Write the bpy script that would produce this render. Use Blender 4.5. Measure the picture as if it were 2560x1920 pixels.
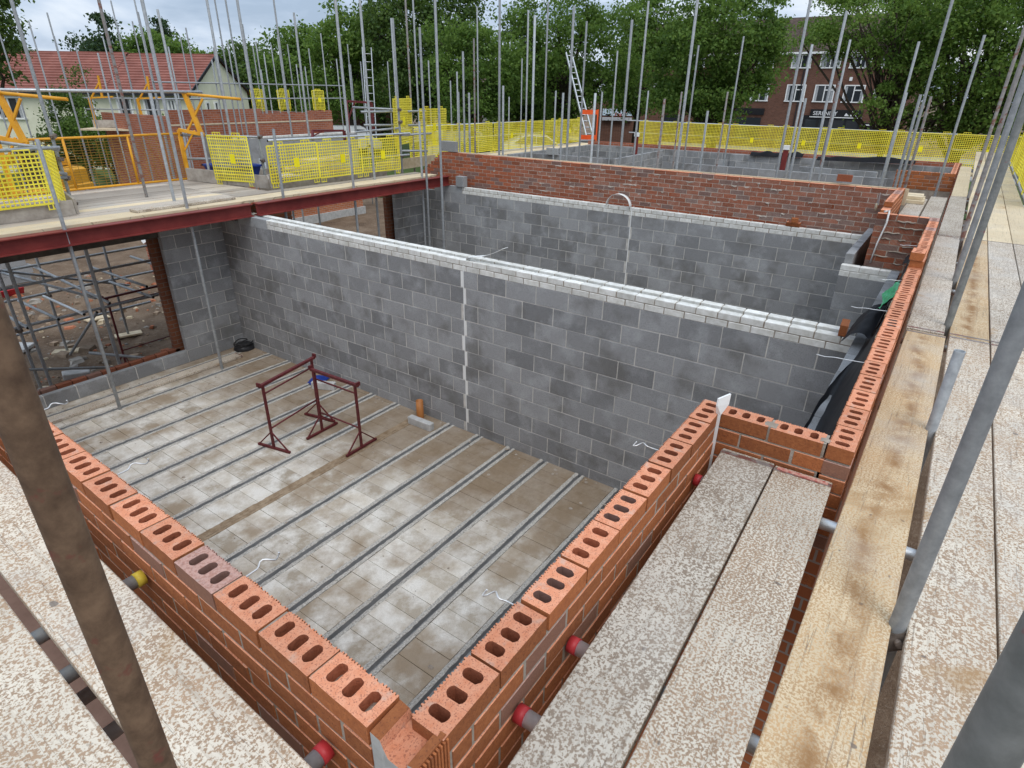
import bpy, bmesh, math, random
import numpy as np
from mathutils import Vector, Matrix, noise as mnoise

for _o in list(bpy.data.objects):
    bpy.data.objects.remove(_o)
scene = bpy.context.scene
COL = scene.collection
random.seed(7)
rng = np.random.default_rng(7)

# ------------------------------------------------------------------ camera
FPX = 1501.53                                    # focal length in pixels of the 2560 wide photograph
CAM = np.array([-0.54464, -0.61337, 1.31941])
ROT = np.array([[0.578699, -0.815435, 0.013161],  # right
                [-0.350077, -0.262954, -0.899056],  # down
                [0.736582, 0.515676, -0.437636]])   # forward
cd = bpy.data.cameras.new('camera')
cd.sensor_fit = 'HORIZONTAL'
cd.sensor_width = 36.0
cd.lens = 36.0 * FPX / 2560.0
cd.clip_start = 0.05
cd.clip_end = 2000.0
cam = bpy.data.objects.new('camera', cd)
COL.objects.link(cam)
cam.matrix_world = Matrix((
    (ROT[0][0], -ROT[1][0], -ROT[2][0], CAM[0]),
    (ROT[0][1], -ROT[1][1], -ROT[2][1], CAM[1]),
    (ROT[0][2], -ROT[1][2], -ROT[2][2], CAM[2]),
    (0, 0, 0, 1)))
scene.camera = cam

# ------------------------------------------------------------------ sky, sun, exposure
SUN_EL, SUN_AZ = math.radians(56), math.radians(232)   # compass angle in the x-y plane the light comes from
world = bpy.data.worlds.new('World')
scene.world = world
world.use_nodes = True
wt = world.node_tree
for n in list(wt.nodes):
    wt.nodes.remove(n)


def nd(t, typ, ins=None, **props):
    n = t.nodes.new(typ)
    for k, v in props.items():
        setattr(n, k, v)
    for k, v in (ins or {}).items():
        s = n.inputs[k]
        if isinstance(v, bpy.types.NodeSocket):
            t.links.new(v, s)
        else:
            s.default_value = v
    return n


def mth(t, op, a, b=0.0, c=0.0):
    n = nd(t, 'ShaderNodeMath', operation=op)
    for i, v in enumerate((a, b, c)):
        if isinstance(v, bpy.types.NodeSocket):
            t.links.new(v, n.inputs[i])
        else:
            n.inputs[i].default_value = v
    return n.outputs[0]


def noise(t, scale, vec=None, detail=4.0, rough=0.6, dist=0.0):
    n = nd(t, 'ShaderNodeTexNoise', {'Scale': scale, 'Detail': detail, 'Roughness': rough, 'Distortion': dist})
    if vec is not None:
        t.links.new(vec, n.inputs['Vector'])
    return n.outputs['Fac']


def ramp(t, fac, stops):
    n = t.nodes.new('ShaderNodeValToRGB')
    t.links.new(fac, n.inputs[0])
    e = n.color_ramp.elements
    while len(e) < len(stops):
        e.new(0.5)
    for i, (p, c) in enumerate(stops):
        e[i].position = p
        e[i].color = (c, c, c, 1) if isinstance(c, (int, float)) else (c[0], c[1], c[2], 1)
    return n.outputs[0]


def mix(t, fac, a, b, blend='MIX'):
    n = t.nodes.new('ShaderNodeMix')
    n.data_type = 'RGBA'
    n.blend_type = blend
    for i, v in ((0, fac), (6, a), (7, b)):
        if isinstance(v, bpy.types.NodeSocket):
            t.links.new(v, n.inputs[i])
        elif i == 0:
            n.inputs[0].default_value = v
        else:
            n.inputs[i].default_value = (v[0], v[1], v[2], 1)
    return n.outputs[2]


sky = nd(wt, 'ShaderNodeTexSky', sky_type='NISHITA', sun_disc=False)
sky.sun_elevation = SUN_EL
sky.sun_rotation = math.pi / 2 - SUN_AZ
sky.air_density = 1.2
sky.dust_density = 2.0
tc = nd(wt, 'ShaderNodeTexCoord').outputs['Generated']
sx = nd(wt, 'ShaderNodeSeparateXYZ', {0: tc})
zz = mth(wt, 'MAXIMUM', sx.outputs[2], 0.0)
den = mth(wt, 'ADD', zz, 0.22)
flat = nd(wt, 'ShaderNodeCombineXYZ', {0: mth(wt, 'DIVIDE', sx.outputs[0], den), 1: mth(wt, 'DIVIDE', sx.outputs[1], den), 2: 0.0}).outputs[0]
cl = noise(wt, 1.5, flat, 7.0, 0.56, 0.5)
cl2 = noise(wt, 0.55, flat, 5.0, 0.55, 0.3)
clm = mth(wt, 'ADD', mth(wt, 'MULTIPLY', cl, 0.55), mth(wt, 'MULTIPLY', cl2, 0.45))
cloud = ramp(wt, clm, [(0.38, (4.3, 5.5, 7.4)), (0.46, (6.3, 7.5, 9.3)), (0.53, (8.4, 9.3, 10.5)), (0.62, (10.8, 11.2, 11.7))])
thin = ramp(wt, clm, [(0.36, 0.80), (0.5, 0.93)])
skyc = mix(wt, thin, sky.outputs[0], cloud)
lift = mth(wt, 'ADD', mth(wt, 'MULTIPLY', zz, 0.75), 1.12)     # an overcast sky is brighter overhead
skyc = mix(wt, 1.0, skyc, nd(wt, 'ShaderNodeCombineXYZ', {0: lift, 1: lift, 2: lift}).outputs[0], 'MULTIPLY')
bg = nd(wt, 'ShaderNodeBackground', {'Color': skyc, 'Strength': 0.075})
wo = nd(wt, 'ShaderNodeOutputWorld', {'Surface': bg.outputs[0]})

sl = bpy.data.lights.new('sun', 'SUN')
sl.energy = 1.15
sl.angle = math.radians(28)
sl.color = (1.0, 0.965, 0.91)
sun = bpy.data.objects.new('sun', sl)
COL.objects.link(sun)
sd = Vector((math.cos(SUN_EL) * math.cos(SUN_AZ), math.cos(SUN_EL) * math.sin(SUN_AZ), math.sin(SUN_EL)))
sun.rotation_euler = sd.to_track_quat('Z', 'Y').to_euler()
sun.location = (0, 0, 30)
vs = scene.view_settings
vs.view_transform = 'Standard'
vs.look = 'None'
vs.exposure = 0.18
vs.gamma = 1.0
vs.use_curve_mapping = False

# ------------------------------------------------------------------ pixel -> place helpers


def ray(u, v):
    return np.array([(u - 1280) / FPX, (v - 960) / FPX, 1.0]) @ ROT


def PX(q, X):
    d = ray(*q)
    return CAM + d * ((X - CAM[0]) / d[0])


def PY(q, Y):
    d = ray(*q)
    return CAM + d * ((Y - CAM[1]) / d[1])


def PZ(q, Z):
    d = ray(*q)
    return CAM + d * ((Z - CAM[2]) / d[2])


def PD(q, dep):
    return CAM + ray(*q) * dep


def PROJ(x, y, z):
    q = ROT @ (np.array([x, y, z]) - CAM)
    return 1280 + FPX * q[0] / q[2], 960 + FPX * q[1] / q[2]


def AZ(az, d, z=0.0):
    a = math.radians(az)
    return (CAM[0] + d * math.cos(a), CAM[1] + d * math.sin(a), z)


def ztop(x, y, v):
    """height at which a plumb line at x, y crosses picture row v"""
    lo, hi = -4.0, 14.0
    for _ in range(50):
        m = (lo + hi) / 2
        if PROJ(x, y, m)[1] > v:
            lo = m
        else:
            hi = m
    return (lo + hi) / 2


Lc = lambda x, y: (x / 2.572, y / 2.572)
Mc = lambda x, y: (850 + x / 2.572, y / 2.572)
Tc = lambda x, y: (1700 + x / 2.572, y / 2.572)

# ------------------------------------------------------------------ mesh helpers


class MB:
    def __init__(s):
        s.v = []
        s.f = []
        s.m = []
        s.sm = []

    def face(s, idx, m=0, smooth=False):
        s.f.append(tuple(idx))
        s.m.append(m)
        s.sm.append(smooth)

    def box(s, x0, x1, y0, y1, z0, z1, m=0, mt=None):
        b = len(s.v)
        s.v += [(x0, y0, z0), (x1, y0, z0), (x1, y1, z0), (x0, y1, z0), (x0, y0, z1), (x1, y0, z1), (x1, y1, z1), (x0, y1, z1)]
        for q in ((3, 2, 1, 0), (0, 1, 5, 4), (1, 2, 6, 5), (2, 3, 7, 6), (3, 0, 4, 7)):
            s.face([b + i for i in q], m)
        s.face([b + i for i in (4, 5, 6, 7)], m if mt is None else mt)
        return s

    def cbox(s, x0, x1, y0, y1, z0, z1, c=0.004, m=0, mt=None):
        """box with chamfered top and vertical edges"""
        b = len(s.v)
        o = [(x0 + c, y0), (x1 - c, y0), (x1, y0 + c), (x1, y1 - c), (x1 - c, y1), (x0 + c, y1), (x0, y1 - c), (x0, y0 + c)]
        i_ = [(x0 + c * 1.6, y0 + c), (x1 - c * 1.6, y0 + c), (x1 - c, y0 + c * 1.6), (x1 - c, y1 - c * 1.6), (x1 - c * 1.6, y1 - c), (x0 + c * 1.6, y1 - c), (x0 + c, y1 - c * 1.6), (x0 + c, y0 + c * 1.6)]
        s.v += [(p[0], p[1], z0) for p in o] + [(p[0], p[1], z1 - c) for p in o] + [(p[0], p[1], z1) for p in i_]
        for k in range(8):
            j = (k + 1) % 8
            s.face((b + k, b + j, b + 8 + j, b + 8 + k), m)
            s.face((b + 8 + k, b + 8 + j, b + 16 + j, b + 16 + k), m if mt is None else mt)
        s.face([b + 16 + k for k in range(8)], m if mt is None else mt)
        s.face([b + 7 - k for k in range(8)], m)
        return s

    def obox(s, c, ax, ay, az, m=0):
        """box from centre and three half-axis vectors"""
        c, ax, ay, az = (np.array(q, float) for q in (c, ax, ay, az))
        b = len(s.v)
        for k in (-1, 1):
            for i, j in ((-1, -1), (1, -1), (1, 1), (-1, 1)):
                s.v.append(tuple(c + i * ax + j * ay + k * az))
        for q in ((3, 2, 1, 0), (4, 5, 6, 7), (0, 1, 5, 4), (1, 2, 6, 5), (2, 3, 7, 6), (3, 0, 4, 7)):
            s.face([b + i for i in q], m)
        return s

    def bar(s, p0, p1, w, h, m=0, up=(0, 0, 1)):
        p0, p1 = np.array(p0, float), np.array(p1, float)
        d = p1 - p0
        L = np.linalg.norm(d)
        d = d / L
        u = np.array(up, float)
        sd_ = np.cross(d, u)
        if np.linalg.norm(sd_) < 1e-4:
            sd_ = np.cross(d, (0, 1, 0))
        sd_ /= np.linalg.norm(sd_)
        u = np.cross(sd_, d)
        return s.obox((p0 + p1) / 2, d * L / 2, sd_ * w / 2, u * h / 2, m)

    def tube(s, p0, p1, r, n=10, m=0, r1=None, caps=True):
        return s.path([p0, p1], [r, r if r1 is None else r1], n, m, caps)

    def path(s, pts, rad, n=8, m=0, caps=True):
        pts = [np.array(p, float) for p in pts]
        if not hasattr(rad, '__len__'):
            rad = [rad] * len(pts)
        b = len(s.v)
        ref = None
        for i, p in enumerate(pts):
            d = pts[min(i + 1, len(pts) - 1)] - pts[max(i - 1, 0)]
            d = d / (np.linalg.norm(d) + 1e-12)
            if ref is None:
                ref = np.array((0, 0, 1.0)) if abs(d[2]) < 0.9 else np.array((1.0, 0, 0))
            a = np.cross(d, ref)
            a /= np.linalg.norm(a) + 1e-12
            c = np.cross(d, a)
            ref = -c if False else ref
            for k in range(n):
                th = 2 * math.pi * k / n
                s.v.append(tuple(p + rad[i] * (math.cos(th) * a + math.sin(th) * c)))
        for i in range(len(pts) - 1):
            for k in range(n):
                j = (k + 1) % n
                s.face((b + i * n + k, b + i * n + j, b + (i + 1) * n + j, b + (i + 1) * n + k), m, True)
        if caps:
            s.face([b + n - 1 - k for k in range(n)], m)
            s.face([b + (len(pts) - 1) * n + k for k in range(n)], m)
        return s

    def grid(s, fn, nu, nv, m=0, smooth=True):
        b = len(s.v)
        for i in range(nu + 1):
            for j in range(nv + 1):
                s.v.append(tuple(fn(i / nu, j / nv)))
        for i in range(nu):
            for j in range(nv):
                s.face((b + i * (nv + 1) + j, b + (i + 1) * (nv + 1) + j, b + (i + 1) * (nv + 1) + j + 1, b + i * (nv + 1) + j + 1), m, smooth)
        return s

    def prism(s, poly, z0, z1, m=0, mt=None):
        b = len(s.v)
        n = len(poly)
        s.v += [(p[0], p[1], z0) for p in poly] + [(p[0], p[1], z1) for p in poly]
        for k in range(n):
            j = (k + 1) % n
            s.face((b + k, b + j, b + n + j, b + n + k), m)
        s.face([b + n + k for k in range(n)], m if mt is None else mt)
        s.face([b + n - 1 - k for k in range(n)], m)
        return s

    def mesh(s, name, mats):
        me = bpy.data.meshes.new(name)
        me.from_pydata(s.v, [], s.f)
        for mm in (mats if isinstance(mats, (list, tuple)) else [mats]):
            me.materials.append(mm)
        me.polygons.foreach_set('material_index', s.m)
        me.polygons.foreach_set('use_smooth', s.sm)
        me.update()
        return me


def ob(name, me, parent=None, loc=(0, 0, 0), rz=0.0, rot=None, scale=None, label=None, cat=None, group=None, kind=None):
    o = bpy.data.objects.new(name, me)
    COL.objects.link(o)
    o.location = loc
    o.rotation_euler = rot if rot is not None else (0, 0, rz)
    if scale is not None:
        o.scale = scale
    if parent is not None:
        o.parent = parent
    if label:
        o['label'] = label
    if cat:
        o['category'] = cat
    if group:
        o['group'] = group
    if kind:
        o['kind'] = kind
    return o


def root(name, loc, label, cat, group=None, rz=0.0):
    return ob(name, None, None, loc, rz, label=label, cat=cat, group=group)


# ------------------------------------------------------------------ materials


def newmat(name, rough=0.8, metal=0.0, spec=0.3):
    m = bpy.data.materials.new(name)
    m.use_nodes = True
    t = m.node_tree
    b = t.nodes['Principled BSDF']
    b.inputs['Roughness'].default_value = rough
    b.inputs['Metallic'].default_value = metal
    b.inputs['Specular IOR Level'].default_value = spec
    return m, t, b


def wpos(t):
    return nd(t, 'ShaderNodeNewGeometry').outputs['Position']


def opos(t):
    return nd(t, 'ShaderNodeTexCoord').outputs['Object']


def orand(t):
    a = nd(t, 'ShaderNodeObjectInfo').outputs['Random']
    g = nd(t, 'ShaderNodeNewGeometry').outputs['Random Per Island']
    return mth(t, 'FRACT', mth(t, 'ADD', mth(t, 'MULTIPLY', a, 7.31), mth(t, 'MULTIPLY', g, 3.17)))


def bump(t, b, h, strength=0.3, dist=0.01):
    n = nd(t, 'ShaderNodeBump', {'Strength': strength, 'Distance': dist, 'Height': h})
    t.links.new(n.outputs[0], b.inputs['Normal'])


def val(t, col, fac):
    n = nd(t, 'ShaderNodeHueSaturation', {'Color': col})
    if isinstance(fac, bpy.types.NodeSocket):
        t.links.new(fac, n.inputs['Value'])
    else:
        n.inputs['Value'].default_value = fac
    return n.outputs[0]


def rrange(t, lo, hi):
    n = nd(t, 'ShaderNodeMapRange', {'Value': orand(t), 'To Min': lo, 'To Max': hi})
    return n.outputs[0]


def simple(name, c1, c2, scale=8.0, rough=0.8, metal=0.0, bmp=0.0, bs=60.0, rnd=0.12, spec=0.3, lo=0.35, hi=0.65):
    m, t, b = newmat(name, rough, metal, spec)
    p = wpos(t)
    c = ramp(t, noise(t, scale, p, 5), [(lo, c1), (hi, c2)])
    if rnd:
        c = val(t, c, rrange(t, 1 - rnd, 1 + rnd))
    t.links.new(c, b.inputs['Base Color'])
    if bmp:
        bump(t, b, noise(t, bs, p, 4), bmp, 0.01)
    return m


def mk_brick_face(name='brick_face', a=(0.31, 0.098, 0.034), bcol=(0.43, 0.150, 0.052), grey=(0.17, 0.11, 0.09), gthr=0.92, gmix=0.7):
    m, t, b = newmat(name, 0.9)
    p = wpos(t)
    r = orand(t)
    c = mix(t, ramp(t, noise(t, 55, p, 5, 0.7), [(0.35, 0.0), (0.68, 1.0)]), a, bcol)
    c = mix(t, ramp(t, noise(t, 9, p, 3), [(0.5, 0.0), (0.75, 0.45)]), c, (0.28, 0.085, 0.035))
    c = mix(t, ramp(t, noise(t, 160, p, 2), [(0.60, 0.0), (0.68, 0.7)]), c, (0.16, 0.055, 0.03))
    c = val(t, c, rrange(t, 0.72, 1.2))
    c = mix(t, mth(t, 'MULTIPLY', mth(t, 'GREATER_THAN', r, gthr), gmix), c, grey)
    t.links.new(c, b.inputs['Base Color'])
    bump(t, b, noise(t, 120, p, 4), 0.5, 0.006)
    return m


def mk_brick_top():
    m, t, b = newmat('brick_cut_clay', 0.95)
    p = wpos(t)
    r = orand(t)
    c = mix(t, ramp(t, noise(t, 30, p, 4, 0.65), [(0.35, 0.0), (0.7, 1.0)]), (0.67, 0.255, 0.135), (0.76, 0.36, 0.22))
    c = mix(t, ramp(t, noise(t, 210, p, 2, 0.5), [(0.57, 0.0), (0.64, 0.75)]), c, (0.36, 0.13, 0.08))
    c = mix(t, ramp(t, noise(t, 17, p, 3, 0.6), [(0.58, 0.0), (0.7, 0.55)]), c, (0.55, 0.42, 0.34))
    c = val(t, c, rrange(t, 0.85, 1.1))
    c = mix(t, mth(t, 'MULTIPLY', mth(t, 'GREATER_THAN', r, 0.92), 0.7), c, mix(t, ramp(t, noise(t, 90, p, 3), [(0.45, 0.0), (0.6, 1.0)]), (0.40, 0.30, 0.28), (0.25, 0.17, 0.16)))
    t.links.new(c, b.inputs['Base Color'])
    bump(t, b, noise(t, 150, p, 4, 0.7), 0.7, 0.006)
    return m


def mk_block(name='block', lo=(0.215, 0.217, 0.219), hi=(0.345, 0.347, 0.348)):
    m, t, b = newmat(name, 0.95)
    p = wpos(t)
    c = mix(t, ramp(t, orand(t), [(0.0, 0.0), (1.0, 1.0)]), lo, hi)
    c = mix(t, ramp(t, noise(t, 3.2, p, 5, 0.6), [(0.50, 0.0), (0.70, 0.55)]), c, (0.46, 0.47, 0.475))
    c = mix(t, ramp(t, noise(t, 2.1, p, 3), [(0.30, 0.65), (0.47, 0.0)]), c, (0.15, 0.143, 0.13))
    g = noise(t, 190, p, 3, 0.7)
    c = mix(t, ramp(t, g, [(0.36, 0.55), (0.48, 0.0)]), c, (0.06, 0.062, 0.066))
    c = mix(t, ramp(t, g, [(0.58, 0.0), (0.72, 0.45)]), c, (0.36, 0.37, 0.37))
    t.links.new(c, b.inputs['Base Color'])
    bump(t, b, noise(t, 140, p, 5, 0.75), 0.55, 0.008)
    return m


def mk_floor_block():
    m, t, b = newmat('floor_block', 0.92)
    p = wpos(t)
    s = nd(t, 'ShaderNodeSeparateXYZ', {0: p})
    c = mix(t, ramp(t, orand(t), [(0.0, 0.0), (1.0, 1.0)]), (0.34, 0.285, 0.215), (0.60, 0.54, 0.45))
    c = mix(t, ramp(t, noise(t, 4.5, p, 6, 0.65), [(0.40, 0.0), (0.62, 0.8)]), c, (0.74, 0.71, 0.65))
    c = mix(t, ramp(t, noise(t, 1.3, p, 5, 0.6), [(0.47, 0.0), (0.62, 0.85)]), c, (0.29, 0.215, 0.14))
    # soil trodden in along the party wall
    near = nd(t, 'ShaderNodeMapRange', {'Value': mth(t, 'ADD', s.outputs[0], mth(t, 'MULTIPLY', noise(t, 1.7, p, 5, 0.6), 2.4)), 'From Min': 4.3, 'From Max': 5.7}).outputs[0]
    c = mix(t, mth(t, 'MULTIPLY', near, 0.82), c, mix(t, noise(t, 9, p, 4), (0.16, 0.105, 0.06), (0.27, 0.20, 0.13)))
    g = noise(t, 170, p, 3, 0.7)
    c = mix(t, ramp(t, g, [(0.35, 0.4), (0.47, 0.0)]), c, (0.13, 0.12, 0.10))
    t.links.new(c, b.inputs['Base Color'])
    bump(t, b, noise(t, 110, p, 5, 0.7), 0.35, 0.008)
    return m


def mk_board(name, cream, brown, amt=0.5, wear=(0.42, 0.40, 0.37), fine=128.0, streak=False, rv=(0.86, 1.1)):
    m, t, b = newmat(name, 0.85, 0.0, 0.25)
    p = wpos(t)
    o = opos(t)
    sp = noise(t, fine, p, 2.5, 0.55, 0.25)
    base = mix(t, ramp(t, noise(t, 2.5, p, 4), [(0.35, 0.0), (0.7, 1.0)]), cream, tuple(0.78 * q for q in cream))
    tone = mix(t, ramp(t, noise(t, 5.0, p, 3), [(0.35, 0.0), (0.65, 1.0)]), brown, tuple(1.35 * q for q in brown))
    dens = mth(t, 'ADD', sp, mth(t, 'MULTIPLY', mth(t, 'SUBTRACT', noise(t, 3.5, p, 4), 0.5), 0.22))
    c = mix(t, ramp(t, dens, [(amt - 0.03, 0.0), (amt + 0.055, 0.86)]), base, tone)
    # grain streaks and grey weathering
    st = nd(t, 'ShaderNodeMapping', {'Vector': o})
    st.inputs['Scale'].default_value = (3.0, 60.0, 3.0)
    c = mix(t, ramp(t, noise(t, 1.0, st.outputs[0], 4, 0.6), [(0.52, 0.0), (0.72, 0.5)]), c, tuple(0.8 * q for q in brown))
    st2 = nd(t, 'ShaderNodeMapping', {'Vector': p})
    st2.inputs['Scale'].default_value = (20.0, 20.0, 20.0)
    c = mix(t, ramp(t, noise(t, 1.0, st2.outputs[0], 2, 0.4), [(0.735, 0.0), (0.77, 0.8)]), c, (0.13, 0.105, 0.09))
    st3 = nd(t, 'ShaderNodeMapping', {'Vector': o})
    st3.inputs['Scale'].default_value = (0.8, 26.0, 1.0)
    c = mix(t, ramp(t, mth(t, 'ABSOLUTE', mth(t, 'SUBTRACT', noise(t, 1.0, st3.outputs[0], 3, 0.5), 0.5)), [(0.0, 0.75), (0.004, 0.0)]), c, (0.16, 0.12, 0.09))
    if streak:
        so = nd(t, 'ShaderNodeSeparateXYZ', {0: o})
        wob = mth(t, 'MULTIPLY', mth(t, 'SUBTRACT', noise(t, 1.8, p, 4), 0.5), 0.16)
        dist = mth(t, 'ABSOLUTE', mth(t, 'ADD', so.outputs[1], wob))
        band = nd(t, 'ShaderNodeMapRange', {'Value': dist, 'From Min': 0.004, 'From Max': 0.06, 'To Min': 1.0, 'To Max': 0.0}).outputs[0]
        pat = ramp(t, noise(t, 7.0, p, 5, 0.65), [(0.40, 0.0), (0.58, 1.0)])
        c = mix(t, mth(t, 'MULTIPLY', mth(t, 'MULTIPLY', band, pat), 0.9), c, (0.27, 0.145, 0.06))
    c = mix(t, mth(t, 'MULTIPLY', ramp(t, noise(t, 1.6, p, 5, 0.6), [(0.5, 0.0), (0.7, 1.0)]), mth(t, 'MULTIPLY', orand(t), 0.75)), c, wear)
    c = mix(t, mth(t, 'MULTIPLY', ramp(t, noise(t, 2.3, p, 5, 0.65, 0.8), [(0.60, 0.0), (0.74, 0.8)]), mth(t, 'GREATER_THAN', orand(t), 0.45)), c, (0.36, 0.22, 0.10))
    c = val(t, c, rrange(t, rv[0], rv[1]))
    t.links.new(c, b.inputs['Base Color'])
    bump(t, b, sp, 0.25, 0.004)
    return m


def mk_galv(name, c1, c2, spots=None, rough=0.55, metal=0.45, thr=0.62):
    m, t, b = newmat(name, rough, metal, 0.4)
    p = wpos(t)
    c = ramp(t, noise(t, 22, p, 5, 0.65), [(0.3, c1), (0.7, c2)])
    c = val(t, c, rrange(t, 0.8, 1.15))
    if spots:
        c = mix(t, ramp(t, noise(t, 9, p, 5, 0.65), [(thr, 0.0), (thr + 0.07, 0.85)]), c, spots)
    t.links.new(c, b.inputs['Base Color'])
    bump(t, b, noise(t, 90, p, 3), 0.15, 0.003)
    return m


def mk_brickwork(name, c1, c2, mortar, sc=1.0, plane='x'):
    """brick courses as colour only, for walls too far away to tell the bricks apart"""
    m, t, b = newmat(name, 0.9)
    p = wpos(t)
    s = nd(t, 'ShaderNodeSeparateXYZ', {0: p})
    v = nd(t, 'ShaderNodeCombineXYZ', {0: mth(t, 'ADD', s.outputs[0], s.outputs[1]), 1: s.outputs[2], 2: 0.0}).outputs[0]
    br = nd(t, 'ShaderNodeTexBrick', {'Vector': v, 'Scale': 1.0, 'Mortar Size': 0.006, 'Brick Width': 0.225 * sc, 'Row Height': 0.075 * sc, 'Color1': (*c1, 1), 'Color2': (*c2, 1), 'Mortar': (*mortar, 1)})
    c = mix(t, ramp(t, noise(t, 1.2, p, 4), [(0.4, 0.0), (0.7, 0.35)]), br.outputs['Color'], tuple(0.7 * q for q in c1))
    t.links.new(c, b.inputs['Base Color'])
    return m


def mk_leaf(name, c1, c2, c3, trans=0.35):
    m, t, b = newmat(name, 0.6, 0.0, 0.2)
    g = nd(t, 'ShaderNodeNewGeometry').outputs['Random Per Island']
    c = ramp(t, g, [(0.0, c1), (0.6, c2), (1.0, c3)])
    c = mix(t, ramp(t, noise(t, 0.5, wpos(t), 3), [(0.4, 0.0), (0.65, 0.5)]), c, c1)
    t.links.new(c, b.inputs['Base Color'])
    tr = nd(t, 'ShaderNodeBsdfTranslucent', {'Color': mix(t, 0.5, c, (0.16, 0.24, 0.03))})
    mx = nd(t, 'ShaderNodeMixShader', {0: trans, 1: b.outputs[0], 2: tr.outputs[0]})
    t.links.new(mx.outputs[0], t.nodes['Material Output'].inputs[0])
    return m


M_FACE = mk_brick_face()
M_GMORT = simple('pale_mortar', (0.36, 0.31, 0.26), (0.52, 0.46, 0.40), 14, 0.95, rnd=0, bmp=0.5)
M_RIB = mk_brick_face('brick_back', (0.31, 0.088, 0.042), (0.41, 0.135, 0.068), (0.16, 0.12, 0.11), 0.84, 0.75)
M_TOP = mk_brick_top()
M_MORT = simple('mortar', (0.27, 0.225, 0.18), (0.38, 0.33, 0.275), 14, 0.95, bmp=0.6, bs=80, rnd=0.05)
M_BMORT = simple('block_mortar', (0.44, 0.42, 0.385), (0.62, 0.595, 0.55), 10, 0.95, bmp=0.5, bs=80, rnd=0)
M_BLOCK = mk_block()
M_BLOCKL = mk_block('pale_block', (0.27, 0.28, 0.285), (0.38, 0.39, 0.39))
M_WHITE = simple('white_brick', (0.56, 0.55, 0.50), (0.74, 0.735, 0.70), 13, 0.9, bmp=0.35, bs=140, rnd=0.1)
M_FLOOR = mk_floor_block()
M_RAIL = simple('beam_concrete', (0.28, 0.262, 0.23), (0.56, 0.53, 0.475), 60, 0.95, bmp=0.8, bs=110, rnd=0.05)
M_GROOVE = simple('beam_side', (0.22, 0.225, 0.23), (0.32, 0.32, 0.32), 6, 0.8, rnd=0)
M_BOARD = mk_board('scaffold_board', (0.70, 0.625, 0.51), (0.29, 0.185, 0.11), 0.5)
M_BOARDY = mk_board('scaffold_board_yellow', (0.64, 0.51, 0.335), (0.38, 0.235, 0.115), 0.49, streak=True)
M_BOARDG = mk_board('scaffold_board_grey', (0.62, 0.56, 0.47), (0.20, 0.145, 0.10), 0.5)
M_BOARDN = mk_board('scaffold_board_new', (0.72, 0.60, 0.41), (0.60, 0.46, 0.28), 0.56, rv=(0.8, 1.1))
M_BOARDP = mk_board('platform_board', (0.55, 0.48, 0.40), (0.40, 0.34, 0.28), 0.55, rv=(0.6, 1.15))
M_TOE = simple('weathered_board', (0.27, 0.235, 0.20), (0.42, 0.38, 0.33), 6, 0.9, rnd=0.15, bmp=0.2)
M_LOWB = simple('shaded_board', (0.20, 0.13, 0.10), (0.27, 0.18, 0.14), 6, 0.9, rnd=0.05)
M_GALV = mk_galv('galvanised_tube', (0.27, 0.285, 0.295), (0.42, 0.44, 0.45))
M_GALVB = mk_galv('bright_tube', (0.46, 0.48, 0.49), (0.66, 0.68, 0.69), None, 0.4, 0.7)
M_GALVR = mk_galv('rusty_tube', (0.20, 0.19, 0.18), (0.33, 0.31, 0.30), (0.20, 0.075, 0.05), 0.7, 0.25, 0.54)
M_GALVD = mk_galv('muddy_tube', (0.075, 0.044, 0.026), (0.185, 0.118, 0.072), (0.17, 0.045, 0.035), 0.75, 0.1, 0.57)
M_GALVS = mk_galv('paint_flecked_tube', (0.17, 0.18, 0.172), (0.28, 0.29, 0.28), (0.30, 0.025, 0.04), 0.6, 0.3, 0.645)
M_HOLE = simple('hollow_shade', (0.012, 0.011, 0.01), (0.02, 0.018, 0.016), 5, 1.0, rnd=0)  # near-black colour stands for the shade inside hollow tubes and the pipe
M_RUSTC = simple('coupler_steel', (0.10, 0.075, 0.06), (0.24, 0.20, 0.17), 40, 0.7, 0.4, rnd=0.2)
M_RED = simple('red_cap', (0.36, 0.025, 0.03), (0.46, 0.04, 0.045), 12, 0.45, rnd=0.1)
M_YCAP = simple('yellow_cap', (0.50, 0.36, 0.03), (0.62, 0.47, 0.06), 20, 0.5, rnd=0)
M_OXIDE = simple('red_oxide', (0.15, 0.022, 0.02), (0.215, 0.036, 0.03), 4, 0.55, rnd=0, bmp=0.08)
M_TRES = simple('maroon_steel', (0.085, 0.014, 0.018), (0.15, 0.03, 0.03), 25, 0.55, 0.1, rnd=0.1)
M_YEL = simple('yellow_plastic', (0.72, 0.60, 0.035), (0.86, 0.76, 0.08), 2.2, 0.55, rnd=0.15)
M_YTAG = simple('yellow_tag', (0.80, 0.70, 0.01), (0.86, 0.76, 0.02), 3, 0.45, rnd=0.05)
M_GATE = simple('gate_paint', (0.66, 0.30, 0.02), (0.78, 0.38, 0.03), 6, 0.45, rnd=0.05)
M_GATEMESH = simple('gate_mesh', (0.24, 0.13, 0.02), (0.36, 0.20, 0.03), 9, 0.6, rnd=0)
M_MEMB = simple('black_membrane', (0.010, 0.010, 0.012), (0.014, 0.014, 0.016), 4, 0.5, rnd=0, spec=0.08)
M_GREEN = simple('green_film', (0.01, 0.22, 0.08), (0.03, 0.42, 0.17), 30, 0.35, rnd=0, spec=0.5)
M_PVC = simple('white_pvc', (0.74, 0.74, 0.72), (0.82, 0.82, 0.80), 5, 0.5, rnd=0.03)
M_WIRE = simple('tie_wire', (0.62, 0.62, 0.61), (0.75, 0.75, 0.74), 40, 0.35, 0.6, rnd=0)
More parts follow.
